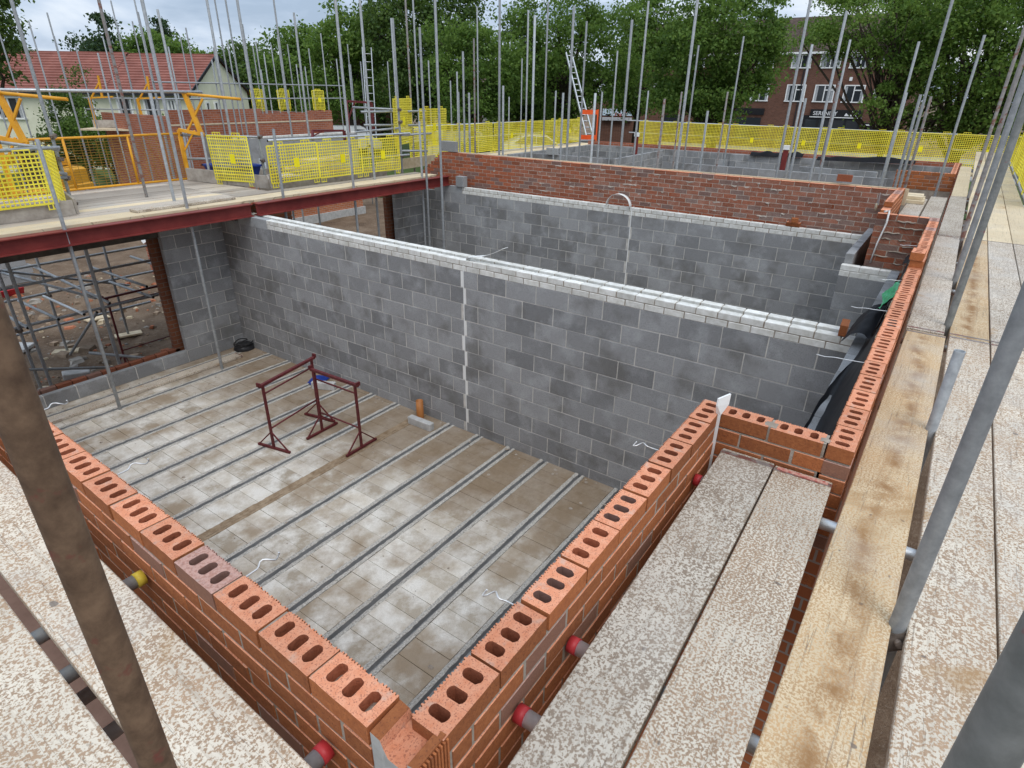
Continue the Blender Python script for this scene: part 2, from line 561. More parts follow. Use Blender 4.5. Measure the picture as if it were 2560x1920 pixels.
M_CONC = simple('concrete', (0.36, 0.36, 0.345), (0.50, 0.495, 0.48), 9, 0.9, rnd=0.06, bmp=0.3)
M_PIPE = simple('clay_brown_pipe', (0.34, 0.13, 0.035), (0.42, 0.17, 0.05), 6, 0.5, rnd=0)
M_BLACK = simple('black_rubber', (0.012, 0.012, 0.014), (0.03, 0.03, 0.032), 20, 0.5, rnd=0)
M_BLUE = simple('blue_plastic', (0.012, 0.035, 0.22), (0.02, 0.055, 0.30), 5, 0.45, rnd=0)
M_WOOD = simple('pale_timber', (0.50, 0.40, 0.26), (0.64, 0.54, 0.38), 9, 0.85, rnd=0.18, bmp=0.15)
M_ORNG = simple('orange_plastic', (0.78, 0.09, 0.015), (0.85, 0.13, 0.025), 4, 0.45, rnd=0)
M_ALU = simple('aluminium', (0.50, 0.52, 0.53), (0.64, 0.66, 0.67), 20, 0.4, 0.7, rnd=0.05)

# ------------------------------------------------------------------ brick and block pieces
BL, BW, BH = 0.215, 0.1025, 0.065


def perforated_brick(seed):
    rs = random.Random(seed)
    bm = bmesh.new()
    teeth = 20
    out = [(-BL / 2, -BW / 2)]
    for k in range(1, 9):
        out.append((-BL / 2 + BL * k / 9, -BW / 2 + abs(rs.gauss(0, 0.0006))))
    out.append((BL / 2, -BW / 2))
    out.append((BL / 2, BW / 2 - 0.004))
    for k in range(teeth):
        x0 = BL / 2 - BL * k / teeth
        w = BL / teeth
        e = rs.uniform(-0.002, 0.0015) - (0.004 if rs.random() < 0.12 else 0)
        out += [(x0 - w * 0.12, BW / 2 + e), (x0 - w * 0.5, BW / 2 + e), (x0 - w * 0.62, BW / 2 - 0.0055), (x0 - w * 0.96, BW / 2 - 0.0055)]
    out.append((-BL / 2, BW / 2 - 0.004))
    holes = []
    for cx, cy in ((-0.0625, 0.001), (0.0, -0.001), (0.0625, 0.0)):
        cx += rs.uniform(-0.002, 0.002)
        cy += rs.uniform(-0.002, 0.002)
        h = []
        for k in range(14):
            a = 2 * math.pi * k / 14
            yy = 0.0135 if math.sin(a) > 0 else -0.0135
            q = 1 + rs.uniform(-0.07, 0.07)
            h.append((cx + 0.0172 * math.cos(a) * q, cy + yy + 0.0155 * math.sin(a) * q))
        holes.append(h)
    rings = [[bm.verts.new((x, y, BH)) for x, y in r] for r in [out] + holes]
    edges = []
    for r in rings:
        for i in range(len(r)):
            edges.append(bm.edges.new((r[i], r[(i + 1) % len(r)])))
    bmesh.ops.triangle_fill(bm, use_beauty=True, use_dissolve=False, edges=edges)
    for f in bm.faces:
        f.normal_update()
        if f.normal.z < 0:
            f.normal_flip()
        f.material_index = 1
    for i, r in enumerate(rings):
        fill = i > 0 and rs.random() < 0.3
        zb = 0.0 if i == 0 else (rs.uniform(0.008, 0.026) if fill else 0.003)
        low = [bm.verts.new((v.co.x, v.co.y, zb)) for v in r]
        n = len(r)
        for k in range(n):
            j = (k + 1) % n
            f = bm.faces.new((low[k], low[j], r[j], r[k]) if i == 0 else (low[j], low[k], r[k], r[j]))
            f.material_index = 0 if i == 0 else 2
        if i:
            if fill:
                c_ = bm.verts.new((sum(v.co.x for v in low) / n + rs.uniform(-.006, .006), sum(v.co.y for v in low) / n + rs.uniform(-.01, .01), zb + 0.010))
                for k in range(n):
                    f = bm.faces.new((low[k], low[(k + 1) % n], c_))
                    f.material_index = 3
            else:
                f = bm.faces.new(low)
                f.material_index = 2
    me = bpy.data.meshes.new('perforated_brick')
    bm.to_mesh(me)
    bm.free()
    for q in (M_FACE, M_TOP, M_RIB, M_MORT):
        me.materials.append(q)
    return me


def ribbed_brick(mats):
    n = 15
    poly = [(-BL / 2, -BW / 2), (BL / 2, -BW / 2)]
    for k in range(n):
        x0 = BL / 2 - BL * k / n
        w = BL / n
        poly += [(x0, BW / 2), (x0 - w * 0.62, BW / 2), (x0 - w * 0.7, BW / 2 - 0.006), (x0 - w * 0.98, BW / 2 - 0.006)]
    return MB().prism(poly, 0, BH, 0, 1).mesh('ribbed_brick', mats)


ME_PERFS = [perforated_brick(k) for k in range(7)]
ME_PERF = ME_PERFS[0]
ME_BRICK = MB().cbox(-BL / 2, BL / 2, -BW / 2, BW / 2, 0, BH, 0.003, 0, 1).mesh('plain_brick', [M_FACE, M_TOP])
ME_RIB = ribbed_brick([M_RIB, M_TOP])
ME_BLOCK = MB().cbox(-0.22, 0.22, -0.05, 0.05, 0, 0.215, 0.004).mesh('block', [M_BLOCK])
ME_BLOCKL = MB().cbox(-0.22, 0.22, -0.05, 0.05, 0, 0.215, 0.004).mesh('pale_block', [M_BLOCKL])
ME_WBRICK = MB().cbox(-BL / 2, BL / 2, -0.05, 0.05, 0, BH, 0.005).mesh('white_brick', [M_WHITE])


def sub(name, me, parent, loc, rz=0.0, scale=None, rot=None, kind=None, label=None):
    pl = parent.location
    return ob(name, me, parent, (loc[0] - pl.x, loc[1] - pl.y, loc[2] - pl.z), rz, rot, scale, label=label, kind=kind)


def submb(name, mb, parent, mats, kind=None, label=None):
    """a part whose mesh was written in world coordinates"""
    pl = parent.location
    mb.v = [(p[0] - pl.x, p[1] - pl.y, p[2] - pl.z) for p in mb.v]
    return ob(name, mb.mesh(name, mats), parent, (0, 0, 0), kind=kind, label=label)


def jit(a):
    return random.uniform(-a, a)


def course(parent, name, me, p0, d, u0, u1, step, full, thick, zb, phase, rz, jx=0.0015, jr=0.004, skip=None, h=None, vary=0.0):
    """one course of pieces from u0 to u1 along d; p0 is on the wall's centre line"""
    u = u0 - phase
    n = 0
    while u < u1 - 0.02:
        a, b = max(u, u0), min(u + full, u1)
        u += step
        if b - a < 0.03:
            continue
        if skip and skip((a + b) / 2, zb):
            continue
        c = (a + b) / 2
        s = (b - a) / full
        if me is ME_PERF:
            me_ = random.choice(ME_PERFS)
            dz, dr = jit(0.0018), jit(0.008)
        else:
            me_, dz, dr = me, 0.0, 0.0
        sub(name, me_, parent, (p0[0] + d[0] * c + jit(jx), p0[1] + d[1] * c + jit(jx), zb + jit(vary) + dz), rz + dr + jit(jr), scale=(s, 1, 1))
        n += 1
    return n


GZ = -3.5       # ground level
FZ = -3.17      # floor level

# ------------------------------------------------------------------ left brick wall
D1 = (0.0245, 1.0)
w1 = root('brick_wall', (0.05, 1.8, GZ), 'orange brick wall with open slotted top course beside the muddy scaffold tube', 'brick wall')


def w1x(y):
    return 0.0245 * y + BW / 2


for c in range(10):
    ph = [0.0, 0.1125][c % 2]
    y0 = 0.16 if c < 2 else (0.0 if c % 2 else 0.1125)
    if c == 0:
        off = 0.0
    else:
        off = ((y0 - 0.16 - 0.1125 * (c % 2)) % 0.225)
    course(w1, 'brick', ME_PERF if c == 0 else ME_BRICK, (BW / 2, 0), D1, y0, 3.6, 0.225, BL, BW, -0.075 * c - BH, off, -math.pi / 2 - 0.0245, jx=0.002)
mb = MB()


def skew(mb, ya, yb, z0, z1, xa, xb):
    mb.prism([(0.0245 * ya + xa, ya), (0.0245 * ya + xb, ya), (0.0245 * yb + xb, yb), (0.0245 * yb + xa, yb)], z0, z1)


skew(mb, 0.0025, 0.16, -0.80, -0.17, 0.0025, BW - 0.008)
skew(mb, 0.16, 3.6, -0.80, -0.0685, 0.0025, BW - 0.008)
for k in range(15):
    y = 0.16 + 0.225 * k + BL + 0.005
    x = 0.0245 * y
    mb.box(x + 0.004 + random.random() * 0.004, x + BW - 0.006, y - 0.006, y + 0.006, -0.069, -0.004 - random.random() * 0.007)
submb('mortar', mb, w1, M_MORT)
M_BRKW = mk_brickwork('lower_brickwork', (0.36, 0.115, 0.045), (0.44, 0.15, 0.06), (0.36, 0.33, 0.29))
mb = MB()
skew(mb, 0.0, 10.18, GZ - 0.1, -0.80, 0.0, BW)
skew(mb, 3.6, 10.18, -0.80, 0.0, 0.0, BW)
submb('lower_brickwork', mb, w1, M_BRKW, kind='stuff')

# broken brick standing on end in the corner
cbk = root('broken_brick', (0.05, 0.075, -0.15), 'broken brick stood on end filling the open wall corner, grooved top', 'brick')
mb = MB()
prof = [(0.004, 0.002), (0.03, -0.002), (0.034, -0.03), (0.05, -0.042), (0.095, -0.044), (0.112, -0.03), (0.118, 0.0), (0.15, 0.003)]
x0, x1 = 0.0, 0.098
b0 = len(mb.v)
for (y, z) in prof:
    mb.v += [(x0 + jit(0.003), y, z - 0.003), (x1 + jit(0.002), y, z)]
for i in range(len(prof) - 1):
    mb.face((b0 + 2 * i, b0 + 2 * i + 1, b0 + 2 * i + 3, b0 + 2 * i + 2)[::-1], 1 if 1 <= i <= 5 else 0)
b1 = len(mb.v)
for (y, z) in prof:
    mb.v += [(x0, y, -0.146), (x1, y, -0.146)]
for i in range(len(prof) - 1):
    mb.face((b0 + 2 * i, b0 + 2 * i + 2, b1 + 2 * i + 2, b1 + 2 * i), 2)
    mb.face((b0 + 2 * i + 1, b1 + 2 * i + 1, b1 + 2 * i + 3, b0 + 2 * i + 3), 1)
mb.face((b0, b1, b1 + 1, b0 + 1), 0)
e = 2 * (len(prof) - 1)
mb.face((b0 + e, b0 + e + 1, b1 + e + 1, b1 + e), 1)
for k in range(9):
    mb.box(0.006 + 0.0105 * k, 0.0115 + 0.0105 * k, -0.005, 0.005, -0.146, -0.004)
submb('clay_body', mb, cbk, [M_FACE, M_TOP, M_CONC])

# ------------------------------------------------------------------ right brick wall up to the recess, its return, and the bay front
XR = 1.998     # face of the return
YB = -0.5625   # outer face of the bay wall
XE = 8.47      # far end of the bay
w2 = root('brick_wall', (1.0, 0.05, GZ), 'orange brick wall beside two speckled boards, slotted top course', 'brick wall')
for c in range(10):
    x0 = 0.082 if c == 0 else (0.1125 if c % 2 else 0.0)
    off = 0.0 if c == 0 else ((0.082 - 0.1125 * (c % 2)) * -1 + x0) % 0.225
    course(w2, 'brick', ME_PERF if c == 0 else ME_BRICK, (0, BW / 2), (1, 0), x0, XR + 0.1, 0.225, BL, BW, -0.075 * c - BH, off, jit(0.001), jx=0.002)
mb = MB().box(0.1, XR + 0.098, 0.0025, BW - 0.008, -0.80, -0.0685).box(0.0025, 0.1, 0.0025, BW - 0.008, -0.80, -0.17)
for k in range(9):
    x = 0.082 + 0.225 * k + BL + 0.005
    mb.box(x - 0.006, x + 0.006, 0.004 + random.random() * 0.012, BW - 0.02, -0.069, -0.006 - random.random() * 0.02)
submb('mortar', mb, w2, M_MORT)
submb('lower_brickwork', MB().box(0, XR + 0.1, 0, BW, GZ - 0.1, -0.80), w2, M_BRKW, kind='stuff')

w3 = root('brick_wall', (XR + 0.05, -0.28, GZ), 'short brick return wall closing the recess behind the board ends', 'brick wall')
for c in range(10):
    course(w3, 'brick', ME_PERF if c == 0 else ME_BRICK, (XR + BW / 2, 0), (0, -1), 0.003, 0.452 if c % 2 == 0 else 0.5625, 0.225, BL, BW, -0.075 * c - BH, 0.0 if c % 2 == 0 else 0.1125, -math.pi / 2, jx=0.0015)
mb = MB().box(XR + 0.0025, XR + BW - 0.008, -0.45, -0.004, -0.80, -0.0685)
for y in (-0.224, -0.449):
    mb.box(XR + 0.005, XR + BW - 0.01, y - 0.006, y + 0.006, -0.07, -0.002)
submb('mortar', mb, w3, M_MORT)
submb('lower_brickwork', MB().box(XR, XR + BW, -0.455, 0.0, GZ - 0.1, -0.80), w3, M_BRKW, kind='stuff')
# mortar snots on the return
for (y, s) in ((-0.222, 1.0), (-0.447, 0.7)):
    mb = MB()
    mb.grid(lambda u, v: (XR + 0.035 + 0.05 * (u - .5) * s, y + 0.055 * (v - .5) * s, 0.012 * s * math.sin(math.pi * u) * math.sin(math.pi * v) + 0.004 * mnoise.noise(Vector((u * 5, v * 5, y * 9)))), 6, 6)
    submb('mortar_lump', mb, w3, M_MORT)

w4 = root('brick_wall', (5.2, YB + 0.05, GZ), 'long slotted brick wall of the bay with black membrane tucked behind', 'brick wall')
for c in range(7):
    course(w4, 'brick', ME_PERF if c == 0 else ME_BRICK, (0, YB + BW / 2), (1, 0), XR - 0.003, XE + BW, 0.225, BL, BW, -0.075 * c - BH, 0.0 if c % 2 == 0 else 0.1125, 0.0, jx=0.002)
mb = MB().box(XR + 0.004, XE + BW - 0.004, YB + 0.0025, YB + BW - 0.008, -0.53, -0.0685)
for k in range(29):
    x = XR + 0.22 + 0.225 * k
    mb.box(x - 0.005, x + 0.005, YB + 0.006, YB + BW - 0.008, -0.07, -0.003 - random.random() * 0.008)
submb('mortar', mb, w4, M_MORT)
submb('lower_brickwork', MB().box(XR, XE + BW, YB, YB + BW, GZ - 0.1, -0.53), w4, M_BRKW, kind='stuff')
mb = MB()
for k in range(60):                                    # mortar squeezed out at the back of the bay wall
    x = XR + 1.7 + random.random() * 4.4
    w = 0.03 + random.random() * 0.08
    z = -0.07 - 0.075 * (random.random() < 0.4)
    mb.grid(lambda u, v: (x + w * (u - .5) * (1.2 - 0.5 * v), YB + BW - 0.004 + 0.016 * math.sin(math.pi * v) * math.sin(math.pi * u) + 0.004, z + 0.022 - 0.05 * v + 0.006 * math.sin(u * 9 + k)), 4, 4)
submb('mortar_squeeze', mb, w4, simple('squeezed_mortar', (0.36, 0.29, 0.19), (0.46, 0.39, 0.27), 30, 0.95, rnd=0), kind='stuff')

for k in range(2):                                     # two loose bricks left on the bay wall
    ob('loose_brick', ME_PERF if k else ME_BRICK, None, (5.72 - 0.012 * k, YB + 0.052 + 0.006 * k, 0.001 + 0.067 * k), 0.02 - 0.05 * k,
       label='loose brick on the bay wall, slots showing, upper one' if k else 'loose brick lying flat on the bay wall under another', cat='brick')

# far return of the bay (its ribbed back faces the room) and the wall beyond it
w5 = root('brick_wall', (XE + 0.05, -0.25, GZ), 'ribbed brick return wall with white strip at the far end of the bay', 'brick wall')
for c in range(9):
    course(w5, 'brick', ME_RIB, (XE + BW / 2, 0), (0, -1), -0.10, 0.455, 0.225, BL, BW, -0.075 * c - BH, 0.1125 if c % 2 else 0.0, math.pi / 2, jx=0.0025, jr=0.01)
submb('mortar', MB().box(XE + 0.004, XE + BW - 0.006, -0.452, 0.098, -0.70, -0.012), w5, M_MORT)
submb('lower_brickwork', MB().box(XE, XE + BW, -0.455, 0.1, GZ, -0.70), w5, M_BRKW, kind='stuff')
mb = MB()
for k in range(12):
    y = 0.05 - random.random() * 0.45
    z = -0.075 * (1 + k % 8) + 0.005
    w = 0.06 + random.random() * 0.16
    mb.grid(lambda u, v: (XE - 0.002 - 0.016 * math.sin(math.pi * v) * (0.4 + 0.6 * math.sin(math.pi * u)), y - w * (u - .5), z - 0.012 + 0.020 * v + 0.005 * math.sin(u * 7 + k)), 8, 4)
submb('mortar_squeeze', mb, w5, M_MORT, kind='stuff')
w6 = root('brick_wall', (9.6, 0.05, GZ), 'brick wall with stacked slotted bricks between bay and gable', 'brick wall')
for c in range(-1, 9):
    course(w6, 'brick', ME_PERF if c == -1 else ME_BRICK, (0, BW / 2), (1, 0), XE + BW + 0.01 + (0.45 if c == -1 else 0.22 if c == 0 else 0), 10.72, 0.225, BL, BW, -0.075 * c - BH, 0.0 if c % 2 else 0.1125, 0.0)
submb('mortar', MB().box(XE + BW + 0.014, 10.7, 0.006, BW - 0.006, -0.70, -0.07), w6, M_MORT)
submb('lower_brickwork', MB().box(XE + BW, 10.72, 0, BW, GZ, -0.70), w6, M_BRKW, kind='stuff')

# ------------------------------------------------------------------ party walls of grey block with white brick on top
JY = 4.305     # movement joint


def leaf(parent, X, y0, y1, ztop, rows, zo, joint=True, pad=(8.50, 9.34), face_only=True, white=True, name='block'):
    """one leaf of blockwork in the plane x = X .. X+0.1, blocks hung down from zo"""
    for r in range(rows):
        zb = zo - 0.225 * (r + 1) + 0.01
        if zb + 0.215 < FZ:
            continue
        hs = 1.0
        if zb < FZ - 0.05:
            hs = (zb + 0.215 - FZ + 0.05) / 0.215
            zb = FZ - 0.05
        segs = []
        y = JY - (0.0 if r % 2 == 0 else 0.035)
        first = 0.2225 if r % 2 == 0 else 0.44
        a = y - 0.005
        while a > y0:
            b = max(a - first, y0)
            segs.append((b, a))
            a = b - 0.01
            first = 0.44
        first = 0.44 if r % 2 == 0 else 0.2225
        a = JY + 0.005 + (0.045 if r % 2 == 0 else 0.0)
        while a < y1:
            b = min(a + first, y1)
            segs.append((a, b))
            a = b + 0.01
            first = 0.44
        for a, b in segs:
            if b - a < 0.04:
                continue
            sub(name, ME_BLOCK, parent, (X + 0.05 + jit(0.0012), (a + b) / 2, zb + jit(0.0015)), math.pi / 2 + jit(0.002), scale=((b - a) / 0.44, 1, hs))
    if white:
        for r in range(2):
            zb = zo + 0.005 + 0.075 * r
            u = y0
            u1 = pad[0] - 0.005 if pad else y1
            course(parent, 'white_brick', ME_WBRICK, (X + 0.05, 0), (0, 1), u, u1, 0.225, BL, 0.1, zb, 0.1125 * (r % 2), math.pi / 2, jx=0.002, jr=0.006)


def core(parent, x0, x1, y0, y1, z0, z1, mat=None):
    return submb('mortar', MB().box(x0 + 0.0035, x1 - 0.0035, y0 + 0.0035, y1 - 0.0035, z0, z1), parent, mat or M_BMORT)


XP, ZO = 5.339, -0.784
PT = ZO + 0.15
YC = 9.88
pw = root('party_wall', (XP + 0.05, 4.8, FZ), 'grey block party wall topped by two white brick courses, movement joint mid-way', 'block wall')
leaf(pw, XP, -0.235, YC + 0.1, PT, 11, ZO)
core(pw, XP, XP + 0.1, -0.235, YC + 0.1, FZ - 0.05, ZO)
submb('white_brick_mortar', MB().box(XP + 0.005, XP + 0.095, -0.23, 8.5, ZO, PT - 0.014), pw, M_MORT)
submb('rear_mortar', MB().box(XP + 0.2, XP + 0.29, -0.09, 9.29, ZO, PT - 0.014), pw, M_MORT)
mb = MB()
mb.box(XP - 0.001, XP + 0.1, JY - 0.006, JY + 0.006, FZ, PT)
for r in range(1, 11, 2):
    z = ZO - 0.225 * (r + 1)
    mb.box(XP + 0.001, XP + 0.1, JY - 0.034, JY - 0.007, z + 0.012, z + 0.222)
for r in (0, 4, 6):
    z = ZO - 0.225 * (r + 1)
    mb.box(XP + 0.001, XP + 0.1, JY + 0.007, JY + 0.044, z + 0.012, z + 0.222)
submb('movement_joint', mb, pw, M_PVC)
submb('padstone', MB().cbox(XP - 0.002, XP + 0.102, 8.505, 9.335, ZO - 0.01, PT, 0.006), pw, M_BLOCKL)
mb = MB()
for r in range(2):
    for k in range(4):
        mb.cbox(XP + 0.001, XP + 0.05, 8.53 + 0.2 * k + 0.1 * r, 8.72 + 0.2 * k + 0.1 * r if 8.72 + 0.2 * k + 0.1 * r < 9.3 else 9.3, ZO - 0.16 + 0.075 * r, ZO - 0.095 + 0.075 * r, 0.004)
# second leaf
for r in range(2):
    course(pw, 'white_brick', ME_WBRICK, (XP + 0.245, 0), (0, 1), -0.1, 9.3, 0.225, BL, 0.1, ZO + 0.005 + 0.075 * r, 0.1125 * ((r + 1) % 2), math.pi / 2, jx=0.003, jr=0.008)
submb('rear_leaf', MB().box(XP + 0.195, XP + 0.295, -0.235, YC + 0.1, FZ - 0.05, ZO), pw, M_BLOCK, kind='stuff')

X2 = 10.38
pw2 = root('party_wall', (X2 + 0.05, 4.8, FZ), 'grey block gable wall topped by white bricks in front of the red brick wall', 'block wall')
leaf(pw2, X2, 0.2, 9.75, PT, 9, ZO)
core(pw2, X2, X2 + 0.1, 0.2, 9.75, FZ, ZO)
submb('white_brick_mortar', MB().box(X2 + 0.005, X2 + 0.095, 0.204, 8.5, ZO, PT - 0.014), pw2, M_MORT)
submb('padstone', MB().cbox(X2 - 0.002, X2 + 0.102, 8.505, 9.335, ZO - 0.01, PT, 0.006), pw2, M_BLOCKL)
submb('movement_joint', MB().box(X2 - 0.003, X2 + 0.1, JY - 0.007, JY + 0.007, FZ, PT), pw2, M_PVC)

# brick gable behind it: ribbed backs face the room, racked back at the far end
gb = root('brick_gable', (10.68, 4.8, GZ), 'red brick gable wall with ribbed backs and stepped end behind the white bricks', 'brick wall')
rest = MB()
cnt = 0
for c in range(11):
    zb = 0.045 - 0.075 * c - BH
    y1 = 9.30 + 0.1125 * c
    u = 0.0 - (0.1125 if c % 2 else 0.0)
    while u < y1 - 0.02:
        a, b = max(u, 0.0), min(u + BL, y1)
        u += 0.225
        if b - a < 0.04:
            continue
        yc = (a + b) / 2
        if c < 10 and (cnt < 300) and yc < 7.2:
            sub('brick', ME_RIB, gb, (10.68 + jit(0.002), yc, zb + jit(0.0015)), math.pi / 2 + jit(0.008), scale=((b - a) / BL, 1, 1))
            cnt += 1
        else:
            rest.cbox(10.6275 + jit(0.002), 10.731, a, b, zb, zb + BH, 0.003)
submb('far_bricks', rest, gb, [M_RIB], kind='stuff')
submb('mortar', MB().box(10.6325, 10.727, 0.004, 9.28, -0.80, 0.033), gb, M_GMORT)
mb = MB()
for c in range(1, 11):
    mb.box(10.634, 10.727, 9.2, 9.28 + 0.1125 * c, 0.045 - 0.075 * c - 0.07, 0.045 - 0.075 * c - 0.012)
submb('racked_mortar', mb, gb, M_GMORT)
submb('lower_brickwork', MB().box(10.63, 10.73, 0, 10.2, GZ, -0.80), gb, M_BRKW, kind='stuff')
mb = MB()
for k in range(60):
    y = 0.1 + random.random() * 8.9
    c = random.randint(1, 8)
    z = 0.045 - 0.075 * c - 0.002
    w = 0.04 + random.random() * random.random() * 0.22
    dep = 0.006 + 0.014 * random.random()
    mb.grid(lambda u, v: (10.634 - dep * math.sin(math.pi * v) * (0.35 + 0.65 * math.sin(math.pi * u)), y - w * (u - .5), z - 0.010 - 0.012 * (1 - v) + 0.018 * v + 0.006 * math.sin(u * 6 + k)), 5, 3)
submb('mortar_squeeze', mb, gb, M_GMORT, kind='stuff')
# pale packing board behind the gable top
ob('scaffold_board', MB().box(10.745, 10.785, -0.05, 3.8, -0.18, 0.062).mesh('edge_board', M_BOARDN), label='pale board on edge behind the gable top, end by the stacked bricks', cat='scaffold board', group='boards standing behind the gable top')
ob('scaffold_board', MB().box(10.745, 10.785, 3.81, 9.2, -0.18, 0.058).mesh('edge_board', M_BOARDN), label='pale board on edge behind the gable top, end by the stepped bricks', cat='scaffold board', group='boards standing behind the gable top')

# ------------------------------------------------------------------ rear walls of both rooms
rw = root('rear_wall', (4.8, YC + 0.05, FZ), 'grey block pier and sill wall beside the open doorway gap, plain room corner', 'block wall')
for r in range(11):
    zb = FZ + 0.225 * r + 0.004
    if r == 0:
        course(rw, 'block', ME_BLOCK, (0, YC + 0.05), (1, 0), 0.4, XP - 0.003, 0.45, 0.44, 0.1, zb, 0.2, 0.0)
    else:
        course(rw, 'block', ME_BLOCK, (0, YC + 0.05), (1, 0), 4.25, XP - 0.003, 0.45, 0.44, 0.1, zb, 0.225 * (r % 2), 0.0)
core(rw, 4.25, XP, YC, YC + 0.1, FZ, FZ + 2.48)
core(rw, 0.4, 4.25, YC, YC + 0.1, FZ, FZ + 0.215)
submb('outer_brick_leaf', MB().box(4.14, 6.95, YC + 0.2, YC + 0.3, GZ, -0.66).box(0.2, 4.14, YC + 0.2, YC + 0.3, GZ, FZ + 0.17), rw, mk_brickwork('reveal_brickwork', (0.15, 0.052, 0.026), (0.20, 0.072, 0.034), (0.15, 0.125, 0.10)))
submb('left_pier', MB().box(0.4, 1.0, YC, YC + 0.1, FZ + 0.22, -0.66), rw, M_BLOCK)
mb = MB()
for k in range(17):
    mb.cbox(0.5 + 0.22 * k, 0.705 + 0.22 * k, YC + 0.2, YC + 0.302, FZ + 0.172, FZ + 0.232, 0.003)
submb('sill_bricks', mb, rw, mk_brick_face('sill_brick', (0.17, 0.058, 0.03), (0.25, 0.085, 0.045)), kind='stuff')
submb('lintel', MB().box(0.3, 4.5, YC + 0.06, YC + 0.3, -0.93, -0.68), rw, simple('shade_toned_steel', (0.05, 0.042, 0.036), (0.09, 0.075, 0.062), 6, 0.8, rnd=0))  # lintel colour is darkened to stand for the shade over the doorway
# room 2
Y2 = 9.75
rw2 = root('rear_wall', (10.0, Y2 + 0.05, FZ), 'grey block pier under the second red beam beside the brick gable', 'block wall')
for r in range(1, 11):
    zb = FZ + 0.225 * r + 0.004
    course(rw2, 'block', ME_BLOCK, (0, Y2 + 0.05), (1, 0), 9.5, X2 - 0.003, 0.45, 0.44, 0.1, zb, 0.225 * (r % 2), 0.0)
core(rw2, 9.5, X2, Y2, Y2 + 0.1, FZ, FZ + 2.48)
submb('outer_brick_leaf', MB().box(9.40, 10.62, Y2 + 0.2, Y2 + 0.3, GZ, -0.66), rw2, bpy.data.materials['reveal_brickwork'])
submb('sill', MB().box(5.7, 9.5, Y2, Y2 + 0.1, FZ, FZ + 0.215), rw2, M_BLOCK)

# inner leaf of the bay
il = root('inner_leaf_wall', (5.5, -0.28, FZ), 'grey block inner leaf along the bay with the membrane over its edge', 'block wall')
for r in range(3):
    course(il, 'block', ME_BLOCK, (0, -0.285), (1, 0), 2.3, 8.19, 0.45, 0.44, 0.1, -0.62 - 0.225 * (r + 1) + 0.01, 0.225 * (r % 2) + 0.1, 0.0)
submb('lower_blockwork', MB().box(2.3, 8.19, -0.333, -0.237, FZ - 0.05, -0.64), il, M_BLOCK, kind='stuff')
nib = root('block_nib', (8.25, 0.05, FZ), 'short block nib with white bricks where the bay inner wall returns', 'block wall')
for r in range(8):
    course(nib, 'block', ME_BLOCK, (8.25, 0), (0, 1), -0.235, 0.33, 0.45, 0.44, 0.1, ZO - 0.225 * (r + 1) + 0.01, 0.25 * (r % 2), math.pi / 2)
for r in range(2):
    course(nib, 'white_brick', ME_WBRICK, (8.25, 0), (0, 1), -0.235, 0.33, 0.225, BL, 0.1, ZO + 0.005 + 0.075 * r, 0.1 * (r % 2), math.pi / 2)
core(nib, 8.20, 8.30, -0.235, 0.33, FZ, PT - 0.012)
il2 = root('inner_leaf_wall', (9.5, 0.27, FZ), 'grey block inner leaf meeting the gable, top edge bare', 'block wall')
course(il2, 'block', ME_BLOCK, (0, 0.27), (1, 0), 8.31, X2 - 0.01, 0.45, 0.44, 0.1, -0.60 - 0.215 + 0.09, 0.0, 0.0)
submb('lower_blockwork', MB().box(8.31, X2 - 0.01, 0.222, 0.318, FZ, -0.73), il2, M_BLOCK, kind='stuff')

# ------------------------------------------------------------------ beam and block floor
fl = ob('floor', None, None, (2.8, 5.0, FZ - 0.2), kind='structure')
BEAMS = [1.84 + 0.555 * k for k in range(-3, 15)]
mbb = MB()
for (ya, yb, zt_) in ((-0.066, -0.024, 0.003), (0.022, 0.068, 0.007)):
    n_ = 130
    rs = random.Random(int(ya * 1000))
    b_ = len(mbb.v)
    for k in range(n_ + 1):
        x_ = -2.6 + 5.2 * k / n_
        e_ = [rs.gauss(0, 0.0022) for _ in range(4)]
        mbb.v += [(x_, ya, -0.12), (x_, ya + e_[0], zt_ - 0.004 + e_[2]), (x_, (ya + yb) / 2, zt_ + e_[3]), (x_, yb + e_[1], zt_ - 0.004 - e_[2]), (x_, yb, -0.12)]
    for k in range(n_):
        for j in range(4):
            q_ = b_ + 5 * k + j
            mbb.face((q_, q_ + 5, q_ + 6, q_ + 1)[::-1], 1 if (j == 0 and ya > 0) or (j == 3 and ya < 0) else 0)
mbb.box(-2.6, 2.6, -0.024, 0.022, -0.12, -0.055, 1)
ME_BEAM = mbb.mesh('floor_beam', [M_RAIL, M_GROOVE])
M_MUD = simple('packed_soil', (0.20, 0.135, 0.08), (0.34, 0.26, 0.175), 9, 0.95, rnd=0, bmp=0.5)
mbb.box(-2.6, 2.6, -0.024, 0.022, -0.055, 0.002, 0)
ME_BEAMD = mbb.mesh('floor_beam', [M_MUD, M_MUD])
for y in BEAMS:
    sub('floor_beam', ME_BEAMD if abs(y - 5.17) < 0.05 else ME_BEAM, fl, (2.74, y + jit(0.006), FZ), jit(0.0015), label='floor beam whose groove is packed with brown soil' if abs(y - 5.17) < 0.05 else None)
ME_FB = MB().cbox(-0.1068, 0.1068, -0.208, 0.208, -0.1, 0, 0.0025).mesh('floor_block', [M_FLOOR])
rest = MB()
cnt = 0
